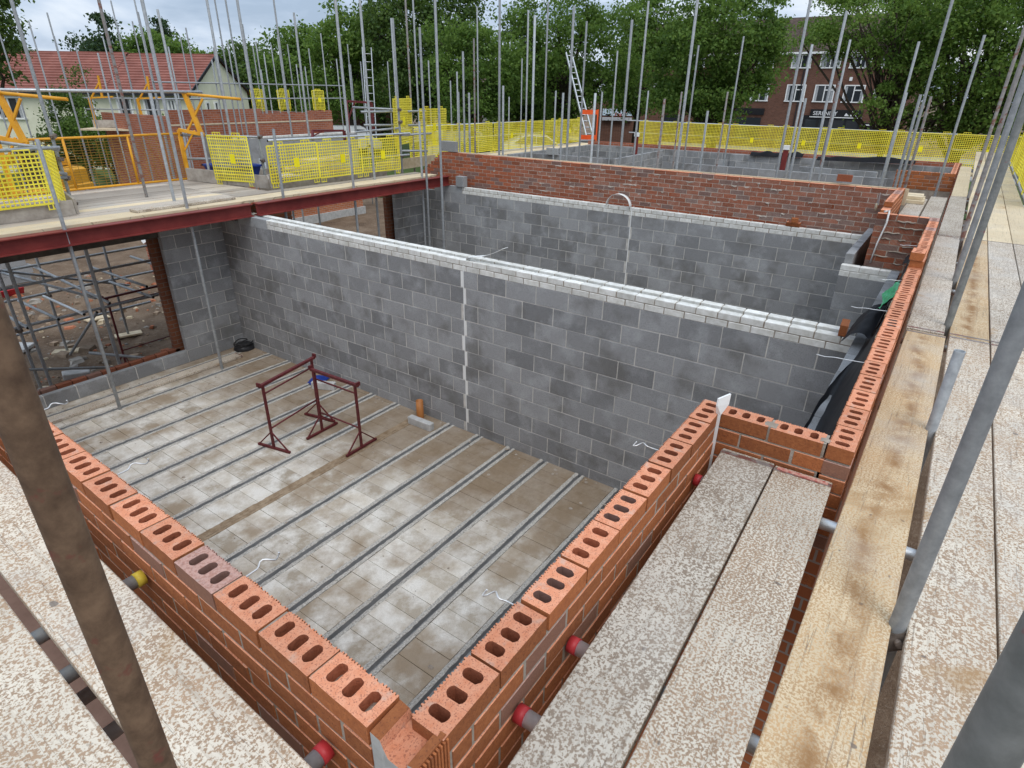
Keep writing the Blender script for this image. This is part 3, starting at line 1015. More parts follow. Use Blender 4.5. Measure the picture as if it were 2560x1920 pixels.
for i in range(len(BEAMS) - 1):
    yc = (BEAMS[i] + BEAMS[i + 1]) / 2
    off = random.random() * 0.2
    k = 0
    while True:
        x = 0.02 + off + 0.2165 * k
        if x - 0.1 > 5.33:
            break
        xe = min(x + 0.1065, 5.336)
        sc_ = (xe - x + 0.1065) / 0.213
        x = (xe + x - 0.1065) / 2
        k += 1
        vis = yc > 1.9 and x > 0.9
        if vis and cnt < 300:
            sub('floor_block', ME_FB, fl, (x, yc + jit(0.003), FZ + jit(0.0025)), jit(0.004), scale=(sc_, 1, 1))
            cnt += 1
        else:
            rest.cbox(x - 0.1065 * sc_, x + 0.1065 * sc_, yc - 0.207, yc + 0.207, FZ - 0.1, FZ + jit(0.002), 0.003)
submb('other_floor_blocks', rest, fl, M_FLOOR, kind='stuff')
submb('edge_strip', MB().box(0.13, 5.335, 9.68, 9.88, FZ - 0.15, FZ - 0.002), fl, M_FLOOR)
ob('room_floor', MB().box(5.63, 10.38, -0.2, 9.75, FZ - 0.15, FZ).mesh('room_floor', M_FLOOR), kind='structure')

# ------------------------------------------------------------------ steel beams


def ibeam(x0, x1, y, label):
    mb = MB()
    zt, zb, w = -0.430, -0.633, 0.165
    mb.box(x0, x1, y, y + w, zt - 0.014, zt)
    mb.box(x0, x1, y + 0.002, y + w - 0.002, zb, zb + 0.014)
    mb.box(x0 + 0.001, x1 - 0.001, y + w / 2 - 0.006, y + w / 2 + 0.006, zb + 0.014, zt - 0.014)
    o = ob('steel_beam', mb.mesh('steel_beam', M_OXIDE), None, (0, 0, 0), label=label, cat='steel beam', group='red steel beams')
    return o


ibeam(-0.2, 5.40, 8.90, 'red oxide steel beam over the doorway opening of the near room')
ibeam(5.475, 10.44, 8.86, 'red oxide steel beam ending against the stepped brick gable')
ob('offcut_block', MB().cbox(10.33, 10.48, 8.42, 8.64, PT + 0.002, PT + 0.226, 0.005).mesh('offcut_block', M_BLOCK), label='grey block offcut standing at the end of the red beam', cat='block')

# ------------------------------------------------------------------ scaffold boards
BZ = -0.16     # top of the working lift


def board_mesh(mat, L=3.9, w=0.225):
    mb = MB()
    mb.cbox(-L / 2, L / 2, -w / 2, w / 2, -0.038, 0, 0.003)
    return mb.mesh('scaffold_board', mat)


ME_BAND = MB().box(-0.013, 0.013, -0.1133, 0.1133, -0.0388, 0.0011).mesh('end_band', [mk_galv('band_steel', (0.16, 0.12, 0.10), (0.30, 0.27, 0.25), (0.22, 0.07, 0.05), 0.6, 0.4, 0.5)])
BM = {k: board_mesh(m) for k, m in dict(s=M_BOARD, y=M_BOARDY, g=M_BOARDG, n=M_BOARDN, p=M_BOARDP, t=M_TOE).items()}


def board(x0, x1, y0, y1, z, kind, label, along='x', group=None, tilt=0.0, rz=0.0):
    if along == 'x':
        L, w, r = x1 - x0, y1 - y0, 0.0
    else:
        L, w, r = y1 - y0, x1 - x0, math.pi / 2
    o = ob('scaffold_board', BM[kind], None, ((x0 + x1) / 2, (y0 + y1) / 2, z), r + rz + jit(0.001), scale=(L / 3.9, w / 0.225, 1),
              label=label, cat='scaffold board', group=group)
    if kind in 'sgy':
        for s_ in (-1, 1):
            ob('end_band', ME_BAND, o, (s_ * (1.95 - 0.03 * 3.9 / L), 0, 0), scale=(3.9 / L, 1, 1))
    return o


board(-0.02, 1.985, -0.304, -0.075, BZ, 'g', 'grey speckled scaffold board against the right brick wall in the recess', rz=0.024)
board(0.02, 1.975, -0.545, -0.314, BZ + 0.003, 's', 'speckled scaffold board in the recess with red paint along its far end', rz=0.026)
board(0.0, 4.375, -0.818, -0.586, BZ - 0.004, 'y', 'yellowed scaffold board with dark stains running outside the recess', rz=-0.007)
ob('paint_mark', MB().box(1.940, 1.963, -0.505, -0.30, BZ + 0.0035, BZ + 0.0065).mesh('paint_mark', simple('red_end_paint', (0.40, 0.10, 0.08), (0.58, 0.36, 0.28), 60, 0.8, rnd=0)), label='worn red paint band across the end of the recess board', cat='paint mark')
rows = [(-0.852, -1.078), (-1.086, -1.312), (-1.320, -1.546), (-1.554, -1.78)]
gr = 'boards of the right hand working lift'
seq = [(-1.4, 4.40), (4.41, 8.36), (8.37, 12.3), (12.31, 16.2), (16.21, 20.1), (20.11, 24.0)]
kinds = ['s', 'y', 's', 'g', 's', 'n']
for j, (ya, yb) in enumerate(rows):
    for i, (xa, xb) in enumerate(seq):
        if (i == 0 and j > 1) or (i >= 2 and j > 2):
            continue
        k = {(0, 0): 's', (0, 1): 's', (1, 0): 'y', (1, 1): 'g', (1, 2): 'g', (1, 3): 'g'}.get((i, j), 'n' if i >= 2 else 's')
        if i == 0:
            xa = -0.35
        lab = {(0, 0): 'speckled scaffold board between the tube gap and a thin dark gap', (0, 1): 'speckled scaffold board outside the thin dark gap on the near walkway', (1, 0): 'yellowish weathered board beside the red smeared tube', (1, 1): 'greyish weathered board next to the yellowish walkway board', (1, 2): 'grey weathered board with a wide joint on the walkway middle', (1, 3): 'grey weathered board at the outer edge of the walkway'}.get((i, j), 'pale new scaffold board on the far right walkway')
        board(xa, xb, yb, ya, BZ - 0.001 * j, k, lab, group=gr if i > 1 else None)
for i, (xa, xb) in enumerate(((4.41, 8.36), (8.38, 12.3))):
    board(xa, xb, -0.818, -0.590, BZ - 0.001, 'g', ['greyish scaffold board beside the loose bricks on the bay wall', 'grey scaffold board past the bay end beside the gable'][i])
board(12.31, 18.3, -0.815, -0.59, BZ, 'n', 'pale scaffold board beside the small brick corner wall')
board(8.6, 11.6, -0.30, -0.065, BZ, 'g', 'grey scaffold board lying in the far recess beside the stacked timber')
board(8.7, 12.0, -0.555, -0.325, BZ + 0.002, 'g', 'weathered scaffold board on the far recess, wide gap beside it')
# boards left of the left wall
for (xa, xb, ya, yb, k, lab) in ((-0.312, -0.083, -0.9, 5.2, 's', 'speckled scaffold board under the muddy tube beside the left wall'),
                                 (-0.575, -0.347, -1.3, 5.2, 's', 'speckled scaffold board across the dark gap from the muddy tube'),):
    o = board(xa, xb, ya, yb, BZ, k, lab, 'y', rz=-0.0245)
    o.location.x += 0.0245 * (ya + yb) / 2
# lower lift plank seen through the gap
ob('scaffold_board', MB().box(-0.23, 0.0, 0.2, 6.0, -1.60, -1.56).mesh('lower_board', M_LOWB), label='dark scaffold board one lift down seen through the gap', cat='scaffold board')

# timber stack in the far recess
st = root('timber_stack', (11.4, -0.06, -0.17), 'stack of pale timber boards laid across the far recess', 'timber stack')
for k in range(5):
    sub('plank', MB().box(-0.10, 0.10, -0.26, 0.26, 0, 0.045).mesh('plank', M_WOOD), st, (10.95 + 0.24 * (k % 3) + 0.1 * (k // 3), -0.02 + 0.01 * k, -0.155 + 0.05 * (k // 3)), jit(0.05))

# ------------------------------------------------------------------ tubes
R = 0.0242


def tube_mesh(mat, name='tube'):
    n = 16
    mb = MB()
    for r, z in ((R, 0), (R, 1), (R * 0.84, 1), (R * 0.84, 0.97)):
        for k in range(n):
            a = 2 * math.pi * k / n
            mb.v.append((r * math.cos(a), r * math.sin(a), z))
    for i in range(3):
        for k in range(n):
            j = (k + 1) % n
            mb.face((i * n + k, i * n + j, (i + 1) * n + j, (i + 1) * n + k), 0, i != 1)
    mb.face([3 * n + k for k in range(n)], 1)
    mb.face([n - 1 - k for k in range(n)], 1)
    return mb.mesh(name, [mat, M_HOLE])


TM = {k: tube_mesh(m) for k, m in dict(g=M_GALV, b=M_GALVB, r=M_GALVR, d=M_GALVD, s=M_GALVS).items()}


def stand(x, y, z0, z1, mat='g', label='', group=None, lean=(0, 0), name='scaffold_tube'):
    L = z1 - z0
    return ob(name, TM[mat], None, (x, y, z0), rot=(lean[1], lean[0], random.random()), scale=(1, 1, L), label=label, cat='scaffold tube', group=group)


def tube(p0, p1, mat='g', label='', group=None, parent=None, name='scaffold_tube'):
    p0, p1 = Vector(p0), Vector(p1)
    d = p1 - p0
    q = d.to_track_quat('Z', 'Y').to_euler()
    return ob(name, TM[mat], parent, p0, rot=q, scale=(1, 1, d.length), label=label, cat=None if parent else 'scaffold tube', group=group)


mbc = MB()
mbc.box(-0.034, 0.034, -0.034, 0.034, -0.028, 0.028)
mbc.tube((-0.05, 0.0, 0.0), (0.05, 0.0, 0.0), 0.012, 8)
mbc.tube((0.03, -0.05, 0.012), (0.03, 0.05, 0.012), 0.010, 8)
mbc.box(0.02, 0.06, -0.022, 0.022, -0.02, 0.02)
ME_COUP = mbc.mesh('coupler', [M_RUSTC])


def coupler(p, rz=None, label=None):
    ob('coupler', ME_COUP, None, p, rot=(jit(0.4), jit(0.4), random.random() * 6 if rz is None else rz),
       label=label or 'rusty steel scaffold coupler clamped on a platform tube', cat='coupler', group='scaffold couplers')


# tubes next to the camera
_p = PD((283, 1632), 0.90)
stand(_p[0], _p[1], -1.9, 3.2, 'd', 'thick muddy brown scaffold tube standing by the left wall')
_p = PD((2515, 1800), 0.56)
stand(_p[0], _p[1], -1.9, 3.2, 's', 'grey scaffold tube flecked with red paint at the walkway corner')
stand(1.27, -0.826, -3.5, 3.6, 'g', 'plain grey scaffold tube rising through the gap outside the recess')
stand(2.78, -0.832, -3.5, 0.26, 'g', 'short cut-off scaffold tube stub with open end in the walkway gap')
stand(4.64, -0.832, -3.5, 4.8, 's', 'scaffold tube with smeared red paint beside the walkway board joint')
stand(6.08, -0.832, -3.5, 5.4, 'g', 'greenish grey scaffold tube behind the red smeared one')
stand(8.22, -0.835, -3.5, 5.2, 'r', 'rusty scaffold tube level with the end of the bay')
stand(12.3, -0.835, -3.5, 4.0, 'r', 'rusty scaffold tube far along the walkway gap')
coupler((1.27, -0.826, -0.21), 0.4, 'rusty coupler at the foot of the plain grey tube in the gap')

# board bearers (transoms) with their coloured caps
g1 = 'transoms under the recess boards'


def transom(p0, p1, cap, label, mat='b', group=None):
    o = tube(p0, p1, mat, label, group)
    d = Vector(p0) - Vector(p1)
    L = d.length
    if cap:
        c = MB().tube((0, 0, -0.004), (0, 0, 0.026), 0.0272, 16).mesh('end_cap', [cap])
        k = ob('end_cap', c, o, (0, 0, 0), scale=(1, 1, 1 / L))
    return o


TZ = BZ - 0.038 - 0.025
for x, lab in ((0.37, 'bright transom end with red cap nearest the wall corner'), (0.655, 'bright transom end with red cap, second along the right wall'), (1.75, 'red capped transom end beside the white strip')):
    transom((x, -0.012, TZ), (x + 0.02, -1.7, TZ), M_RED, lab, 'b')
for x in (1.28, 3.05, 4.28, 4.95, 5.9, 7.1, 8.3, 9.6, 11.0, 12.2):
    transom((x, -0.585, TZ), (x, -1.72, TZ), None, 'bright galvanised transom crossing the walkway gap', 'b', 'transoms crossing the walkway gap')
transom((0.0 + 0.0245 * 0.35 - 0.015, 0.335, TZ), (-1.2, 0.32, TZ), M_RED, 'grey transom end with red cap by the left wall corner', 'g')
transom((0.0245 * 1.35 - 0.015, 1.345, TZ), (-1.2, 1.33, TZ), M_YCAP, 'grey transom end with faded yellow cap against the left wall', 'g')
for y, z in ((1.21, -0.42), (1.12, TZ), (1.0, -0.40), (2.3, TZ)):
    tube((-0.1, y, z), (-1.2, y - 0.01, z), 'g', 'dark scaffold tube crossing under the left boards', 'tubes under the left boards')
tube((-1.0, -1.66, TZ - 0.05), (24.0, -1.66, TZ - 0.05), 'g', 'long ledger tube under the outer edge of the right walkway')
tube((-1.0, -0.86, -1.95), (14.0, -0.86, -1.95), 'g', 'ledger tube one lift below the right walkway')
tube((0.9, -0.95, -1.5), (2.0, -0.72, -0.7), 'g', 'sloping brace tube seen down the walkway gap')
for x in (1.36, 4.64, 8.22):
    stand(x, -1.66, -3.5, 1.9, 'g', 'outer scaffold standard of the right walkway', 'outer standards of the right walkway')

# ------------------------------------------------------------------ brick guard panels (yellow mesh)


def guard_mesh(W, H, pitch=0.056, bw=0.0155, name='mesh'):
    mb = MB()
    nx, nz = int(round(W / pitch)), int(round(H / pitch))
    for i in range(nx + 1):
        x = -W / 2 + W * i / nx
        w = bw * (1.6 if i in (0, nx) else 1)
        mb.box(x - w / 2, x + w / 2, -0.004, 0.004, 0, H)
    for k in range(nz + 1):
        z = H * k / nz
        w = bw * (1.6 if k in (0, nz) else 1)
        mb.box(-W / 2, W / 2, -0.0055, 0.0055, z - w / 2, z + w / 2)
    for sx_ in (-1, 1):
        for i in range(3):
            x = sx_ * (W / 2 - 0.02 - 0.056 * i)
            mb.box(x - 0.006, x + 0.006, -0.004, 0.004, -0.08, 0)
        mb.box(sx_ * (W / 2 - 0.076) - 0.065, sx_ * (W / 2 - 0.076) + 0.065, -0.005, 0.005, -0.086, -0.074)
        mb.box(sx_ * (W / 2 - 0.25) - 0.10, sx_ * (W / 2 - 0.25) + 0.10, -0.005, 0.005, H + 0.05, H + 0.065)
        for i in range(4):
            x = sx_ * (W / 2 - 0.25) + (-0.095 + 0.063 * i)
            mb.box(x - 0.006, x + 0.006, -0.004, 0.004, H, H + 0.06)
    return mb.mesh(name, [M_YEL])


ME_TAG = MB().box(-0.06, 0.06, -0.009, 0.009, -0.085, 0.085).mesh('tag_plate', [M_YTAG])
GCACHE = {}


def guard(p0, p1, z0, H, label, group=None, tilt=0.0, tags=1):
    p0, p1 = Vector((p0[0], p0[1], 0)), Vector((p1[0], p1[1], 0))
    d = p1 - p0
    W = d.length
    key = (round(W, 2), round(H, 2))
    if key not in GCACHE:
        GCACHE[key] = guard_mesh(*key)
    rz = math.atan2(d.y, d.x)
    c = (p0 + p1) / 2
    r = ob('brick_guard', None, None, (c.x, c.y, z0), rot=(tilt + jit(0.05), jit(0.012), rz + jit(0.015)), label=label, cat='mesh guard', group=group)
    ob('mesh', GCACHE[key], r)
    for k in range(tags):
        ob('tag_plate', ME_TAG, r, (W * ((k + 0.5) / tags - 0.5) + 0.05, -0.004, H * 0.5))
    return r


guard((0.95, 9.76), (2.93, 9.78), -0.20, 0.66, 'yellow mesh guard at the left of the loading platform')
guard((3.03, 9.82), (3.42, 11.5), -0.22, 0.70, 'yellow mesh guard set edge on beside the platform toe board')
guard((6.18, 11.25), (6.40, 10.30), -0.30, 0.80, 'yellow mesh guard hanging over the toe board by the blue tub')
for i in range(3):
    guard((6.52 + 1.12 * i, 9.94 - 0.02 * i), (7.62 + 1.12 * i, 9.92 - 0.02 * i), -0.30, 0.66, ['yellow mesh guard beside the blue tub above the second beam', 'yellow mesh guard in the middle of the row above the second beam', 'yellow mesh guard above the second beam nearest the brick gable'][i])
guard((10.2, 10.35), (11.35, 10.9), 0.15, 0.98, 'yellow mesh guard hung high on the tube tower behind the gable')
guard((11.3, 10.6), (12.4, 10.7), 0.05, 0.85, 'second yellow mesh guard on the tube tower, overlapping another')
guard((10.3, 10.4), (11.6, 11.6), -0.50, 0.85, 'lower yellow mesh guard on the tube tower behind the gable')
for i in range(5):
    guard((13.2 + 2.05 * i, 12.8), (15.2 + 2.05 * i, 12.8), -0.52, 0.86, 'yellow mesh guard in the run leading to the ladder', 'mesh guards leading to the ladder')
for i in range(7):
    y = 10.7 - 1.82 * i
    guard((24.6, y), (24.6, y - 1.78), -0.70, 0.98, 'yellow mesh guard in the long run in front of the shops', 'mesh guards in front of the shops')
for i in range(6):
    guard((11.6 + 2.0 * i, -1.60), (13.55 + 2.0 * i, -1.60), -0.10, 1.0, 'yellow mesh guard along the right walkway edge', 'mesh guards along the right walkway')
# guard rails
for (p0, p1, lab) in (((24.66, 11.2, 0.30), (24.66, -2.0, 0.27), 'top rail of the mesh run in front of the shops'),
                      ((24.66, 11.2, -0.16), (24.66, -2.0, -0.18), 'mid rail of the mesh run in front of the shops'),
                      ((13.1, 12.87, 0.36), (23.4, 12.87, 0.31), 'top rail of the mesh run leading to the ladder'),
                      ((13.1, 12.87, -0.05), (23.4, 12.87, -0.08), 'mid rail of the mesh run leading to the ladder'),
                      ((11.5, -1.66, 0.95), (24.5, -1.66, 0.95), 'top guard rail along the right walkway'),
                      ((1.2, -1.72, 0.84), (6.0, -1.72, 0.84), 'near guard rail beside the right walkway')):
    tube(p0, p1, 'b', lab)

# ------------------------------------------------------------------ loading platform behind the red beams
PZt = -0.395
gp = 'boards of the loading platform'
y = 9.09
k = 0
while y < 12.3:
    x1 = 6.30 if y > 9.7 else 10.2
    tone = 'n' if k in (0, 1, 4) else 'p'
    board(0.6, min(5.55, x1), y, y + 0.212, PZt - 0.002 * (k % 3), tone, 'weathered board of the loading platform behind the first red beam' if k else 'pale board laid right behind the first red beam', group=gp if k else None)
    board(5.56, x1, y, y + 0.212, PZt - 0.003 * ((k + 1) % 3), 'n' if k < 2 else 'p', 'short board of the loading platform towards the yellow gate' if y > 9.7 else 'pale board laid behind the second red beam', group=gp)
    y += 0.232
    k += 1
ob('scaffold_board', BM['g'], None, (4.55, 9.42, PZt + 0.042), 0.03, scale=(0.42, 1, 1), label='grey board lying on top of the platform boards by the beam joint', cat='scaffold board')
# toe boards


def toe(p0, p1, z0, z1, label, mat=M_TOE):
    mb = MB().bar((p0[0], p0[1], (z0 + z1) / 2), (p1[0], p1[1], (z0 + z1) / 2), 0.036, z1 - z0)
    ob('toe_board', mb.mesh('toe_board', mat), label=label, cat='toe board')


toe((0.7, 9.80), (3.12, 9.82), -0.39, -0.18, 'weathered toe board under the left yellow mesh guard')
toe((3.16, 9.84), (3.50, 11.3), -0.39, -0.17, 'weathered toe board running back from the left mesh guard')
toe((6.10, 12.15), (6.28, 11.05), -0.39, -0.15, 'weathered toe board between the yellow gate and the blue tub')
toe((6.29, 11.02), (6.46, 9.98), -0.39, -0.16, 'weathered toe board beneath the hanging mesh guard')
toe((6.50, 9.97), (6.75, 9.97), -0.39, -0.15, 'short upright toe board stub at the platform corner')
toe((9.9, 9.95), (10.1, 10.4), -0.39, -0.12, 'dark toe board end beside the stepped bricks')
toe((10.1, 10.9), (12.5, 11.2), -0.5, -0.25, 'pale boards stacked on edge behind the stepped bricks', M_WOOD)
# standards of the platform; the front row comes up through the room floor
for i, (x, y, v, mt, lab) in enumerate(((2.65, 9.00, 348, 'g', 'short scaffold tube in front of the left mesh guard, base inside the room'),
                                        (4.41, 9.12, -250, 'g', 'tall scaffold tube standing on the floor plank behind the first beam'),
                                        (6.13, 9.08, 322, 'g', 'short scaffold tube in front of the row of mesh guards'),
                                        (7.72, 9.05, -200, 'g', 'tall scaffold tube in front of the middle mesh guard'),
                                        (9.73, 9.10, 303, 'g', 'short scaffold tube beside the stepped brick end'))):
    stand(x, y, FZ + 0.002, ztop(x, y, v), mt, lab)
for i, (x, y, v, mt, lab) in enumerate(((3.42, 10.7, -300, 'g', 'tall scaffold tube at the corner of the left mesh guards'),
                                        (4.55, 10.67, -260, 'r', 'tall rust brown scaffold tube rising from the platform boards'),
                                        (4.64, 9.94, 233, 'g', 'short scaffold tube on the platform between two tall ones'),
                                        (7.07, 10.96, -200, 'g', 'tall scaffold tube at the clamp above the second beam'),
                                        (2.4, 10.9, -300, 'g', 'tall scaffold tube beyond the left mesh guard'),
                                        (6.30, 11.66, 330, 'g', 'scaffold tube upright behind the toe board by the gate'),
                                        (10.16, 10.13, 45, 'g', 'tall scaffold tube of the tower behind the stepped bricks'))):
    stand(x, y, GZ, ztop(x, y, v), mt, lab)
# handrails round the platform
zr = 0.50
rails = [((0.8, 9.90, 0.52), (3.20, 9.92, 0.52), 'rail above the left mesh guard'),
         (PY(Lc(0, 915), 10.6), PY(Lc(380, 965), 10.6), 'sloping rail running to the corner tube'),
         (PY(Lc(300, 1100), 10.6), PY(Lc(430, 1120), 10.6), 'stub rail clamped on the corner tube, upper'),
         (PY(Lc(310, 1145), 10.6), PY(Lc(430, 1140), 10.6), 'stub rail clamped on the corner tube, lower'),
         ((6.12, 12.2, 0.46), (7.10, 10.9, 0.44), 'rail from the yellow gate to the clamp'),
         ((6.12, 12.2, 0.02), (6.9, 11.1, 0.02), 'mid rail from the yellow gate behind the blue tub'),
         ((6.62, 10.02, 0.44), (10.35, 10.0, 0.42), 'bright top rail above the row of mesh guards'),
         ((6.62, 10.04, -0.02), (10.3, 10.02, -0.04), 'mid rail behind the row of mesh guards'),
         (PY(Mc(130, 720), 10.5), PY(Mc(550, 715), 10.9), 'top rail of the tube tower'),
         (PY(Mc(150, 805), 10.5), PY(Mc(550, 805), 10.9), 'second rail of the tube tower'),
         (PY(Mc(80, 690), 11.5), PY(Mc(370, 705), 10.5), 'rear top rail of the tube tower'),
         (PY(Mc(100, 850), 10.9), PY(Mc(390, 823), 10.3), 'side rail of the tube tower'),
         (PY(Mc(390, 970), 10.3), PY(Mc(560, 970), 10.5), 'low rail of the tube tower'),
         (PY(Mc(385, 870), 10.2), PY(Mc(585, 858), 10.6), 'short rail poking past the tube tower')]
for p0, p1, lab in rails:
    tube(p0, p1, 'b' if 'bright' in lab else 'g', lab)
for p in ((3.42, 10.66, 0.30), (3.44, 10.66, 0.02), (3.42, 10.66, 0.62), (7.07, 10.92, 0.44), (7.05, 10.92, 0.0), (10.16, 10.1, 0.42), (10.16, 10.1, -0.06), (10.16, 10.1, 0.92), (10.16, 10.1, 0.66), (3.44, 10.7, -0.36), (6.13, 12.15, 0.46)):
    coupler(p)
for (u, v, d, t) in ((1063.7, 383, 13.5, 68), (927, 333, 13, -40), (1101.5, 388, 12.3, -40)):
    p = PD((u, v), d * 0.95)
    stand(p[0], p[1], GZ, ztop(p[0], p[1], t), 'g', 'tall scaffold tube of the tower beside the yellow mesh stack', 'tower tubes by the yellow mesh stack')

# ------------------------------------------------------------------ yellow loading gate
gt = root('loading_gate', (4.6, 12.3, PZt), 'orange yellow loading gate with raised arms at the back of the platform', 'gate')
GY = 12.28
mb = MB()
for z in (-0.36, 0.49):
    mb.tube((3.0, GY, z), (6.10, GY - 0.12, z), 0.021, 10)
for x in (3.0, 4.1, 5.15, 6.10):
    yy = GY - 0.12 * (x - 3.0) / 3.1
    mb.tube((x, yy, -0.36), (x, yy, 0.49), 0.021, 10)
submb('gate_frame', mb, gt, M_GATE)
mb = MB()
for k in range(19):
    z = -0.34 + 0.044 * k
    mb.bar((3.0, GY + 0.004, z), (6.1, GY - 0.116, z), 0.006, 0.008)
for k in range(24):
    x = 3.05 + 0.13 * k
    mb.bar((x, GY - 0.12 * (x - 3) / 3.1, -0.36), (x, GY - 0.12 * (x - 3) / 3.1, 0.49), 0.006, 0.006)
submb('wire_infill', mb, gt, M_GATEMESH)
for sx_, lab in ((3.15, 'left'), (6.12, 'right')):
    mb = MB()
    A = (sx_, 12.15, -0.38)
    B = (sx_, 12.15, 0.56)
    mb.bar(A, B, 0.06, 0.06)
    mb.bar((sx_, 12.15, 0.56), (sx_ + 0.28, 11.75, 0.47), 0.05, 0.06)
    mb.bar((sx_ + 0.25, 11.8, 0.48), (sx_ + 0.15, 11.95, 1.22), 0.075, 0.075)
    mb.bar((sx_ + 0.02, 12.12, 0.18), (sx_ + 0.18, 11.9, 0.55), 0.03, 0.03)
    mb.bar((sx_ + 0.1, 12.0, 0.55), (sx_ + 0.33, 11.65, 1.12), 0.035, 0.035)
    submb('gate_post', mb, gt, M_GATE)
    mb = MB().tube((sx_ + 0.15, 11.95, 1.20), (sx_ + 0.75, 11.05, 1.12), 0.026, 12)
    submb('gate_arm', mb, gt, M_GATE)
submb('counter_rail', MB().tube((2.9, 12.0, 1.24), (6.6, 11.9, 1.23), 0.026, 12), gt, M_GALVB)

# ------------------------------------------------------------------ tubes and gear under the platform
gu = 'tubes of the scaffold under the loading platform'
for (x, y) in ((2.35, 11.3), (3.62, 11.3), (4.55, 13.0), (3.39, 13.0), (2.2, 13.0), (6.1, 12.3), (7.0, 12.4), (8.2, 11.8), (8.8, 13.5), (7.6, 13.6), (8.6, 15.0), (9.4, 14.4), (9.9, 15.4)):
    stand(x, y, GZ, PZt - 0.05, 'g', 'upright scaffold tube under the loading platform', gu)
for (p0, p1) in (((1.2, 11.34, -2.27), (5.2, 11.30, -2.27)), ((1.2, 13.04, -2.27), (5.6, 13.04, -2.27)), ((1.2, 13.06, -1.72), (6.2, 13.04, -1.72)), ((1.2, 11.34, -1.62), (5.4, 11.36, -1.62)), ((1.2, 13.1, -2.95), (5.2, 13.1, -2.92)),
                 ((0.9, 11.2, -2.52), (3.5, 11.25, -3.38)), ((3.55, 11.4, -2.35), (3.3, 12.6, -3.4)), ((2.4, 12.6, -1.5), (4.9, 13.2, -2.5)), ((2.2, 13.4, -1.4), (3.6, 11.4, -2.1)), ((3.2, 11.3, -3.0), (4.3, 10.6, -3.35)),
                 ((6.5, 12.0, -2.2), (9.4, 12.2, -2.2)), ((6.4, 13.5, -1.7), (9.4, 13.5, -1.7)), ((7.0, 12.2, -1.2), (8.9, 12.3, -2.9)), ((8.2, 11.0, -1.7), (8.2, 14.0, -1.7)), ((7.6, 11.6, -3.0), (9.3, 12.4, -2.9)), ((7.5, 11.9, -2.9), (9.3, 12.8, -2.7)), ((8.2, 14.6, -2.0), (10.2, 15.2, -2.0)), ((8.2, 14.6, -2.6), (10.2, 15.2, -2.6)), ((8.4, 14.8, -2.8), (10.4, 14.9, -1.6))):
    tube(p0, p1, 'g', 'level or bracing scaffold tube under the loading platform', gu)
for i, (p0, p1, mt, lab) in enumerate((((4.30, 10.95, -1.97), (4.14, 12.7, -1.87), 'g', 'stub transom end highest beside the maroon trestle'), ((4.61, 10.95, -1.66), (4.88, 12.7, -1.8), 'g', 'stub transom end next to the doorway brick edge'), ((4.36, 10.95, -2.19), (4.37, 12.7, -2.21), 'g', 'stub transom end just above the maroon trestle'),
                                       ((3.20, 10.95, -2.20), (3.22, 12.7, -2.22), 'b', 'bright silver stub transom with pinkish band'), ((2.82, 10.95, -2.18), (2.83, 12.7, -2.21), 'g', 'stub transom end left of the bright one'), ((2.38, 10.95, -2.20), (2.49, 12.7, -2.3), 'g', 'stub transom end nearest the muddy tube'), ((3.63, 10.95, -2.11), (3.34, 13.2, -1.75), 'g', 'long stub transom crossing two uprights'))):
    tube(p0, p1, mt, lab)
for (x, y) in ((3.62, 11.3), (3.39, 13.0), (4.55, 13.0), (2.35, 11.3)):
    coupler((x, y, -2.32))
    ob('sole_plate', MB().box(-0.25, 0.25, -0.11, 0.11, 0, 0.035).mesh('sole_plate', M_WOOD), None, (x, y, GZ + 0.02), jit(1.0), label='timber sole plate under a scaffold tube on the soil', cat='sole plate', group='timber sole plates')

# ------------------------------------------------------------------ bricklayer trestles


def trestle(loc, rz, label, W=0.95, H=0.98):
    r = root('trestle', loc, label, 'trestle', rz=rz)
    ob('top_bar', MB().bar((-W / 2 - 0.06, 0, H), (W / 2 + 0.06, 0, H), 0.04, 0.036).box(-W / 2 - 0.075, -W / 2 - 0.055, -0.03, 0.03, H, H + 0.055).box(W / 2 + 0.055, W / 2 + 0.075, -0.03, 0.03, H, H + 0.055).mesh('top_bar', M_TRES), r)
    ob('upper_rail', MB().tube((-W / 2, 0, H - 0.13), (W / 2, 0, H - 0.13), 0.012, 8).mesh('upper_rail', M_TRES), r)
    ob('lower_rail', MB().tube((-W / 2, 0, 0.32), (W / 2, 0, 0.32), 0.012, 8).mesh('lower_rail', M_TRES), r)
    for s in (-1, 1):
        ob('leg', MB().bar((s * W / 2, 0, 0.02), (s * W / 2, 0, H - 0.02), 0.029, 0.029).mesh('leg', M_TRES), r)
        ob('foot', MB().bar((s * W / 2, -0.28, 0.016), (s * W / 2, 0.28, 0.016), 0.03, 0.03).bar((s * W / 2, -0.26, 0.02), (s * W / 2, 0, 0.27), 0.016, 0.016).bar((s * W / 2, 0.26, 0.02), (s * W / 2, 0, 0.27), 0.016, 0.016).mesh('foot', M_TRES), r)
    return r


trestle((3.82, 6.21, FZ + 0.008), math.atan2(0.18, 0.85), 'maroon steel trestle facing the scaffold tube side of the room')
trestle((4.07, 5.56, FZ + 0.008), math.atan2(-0.79, 0.03), 'maroon steel trestle set square to its twin nearer the brown pipe', W=0.8)
trestle((4.28, 11.38, GZ + 0.02), 0.03, 'maroon steel trestle standing on the soil beyond the doorway', W=1.05, H=1.35)

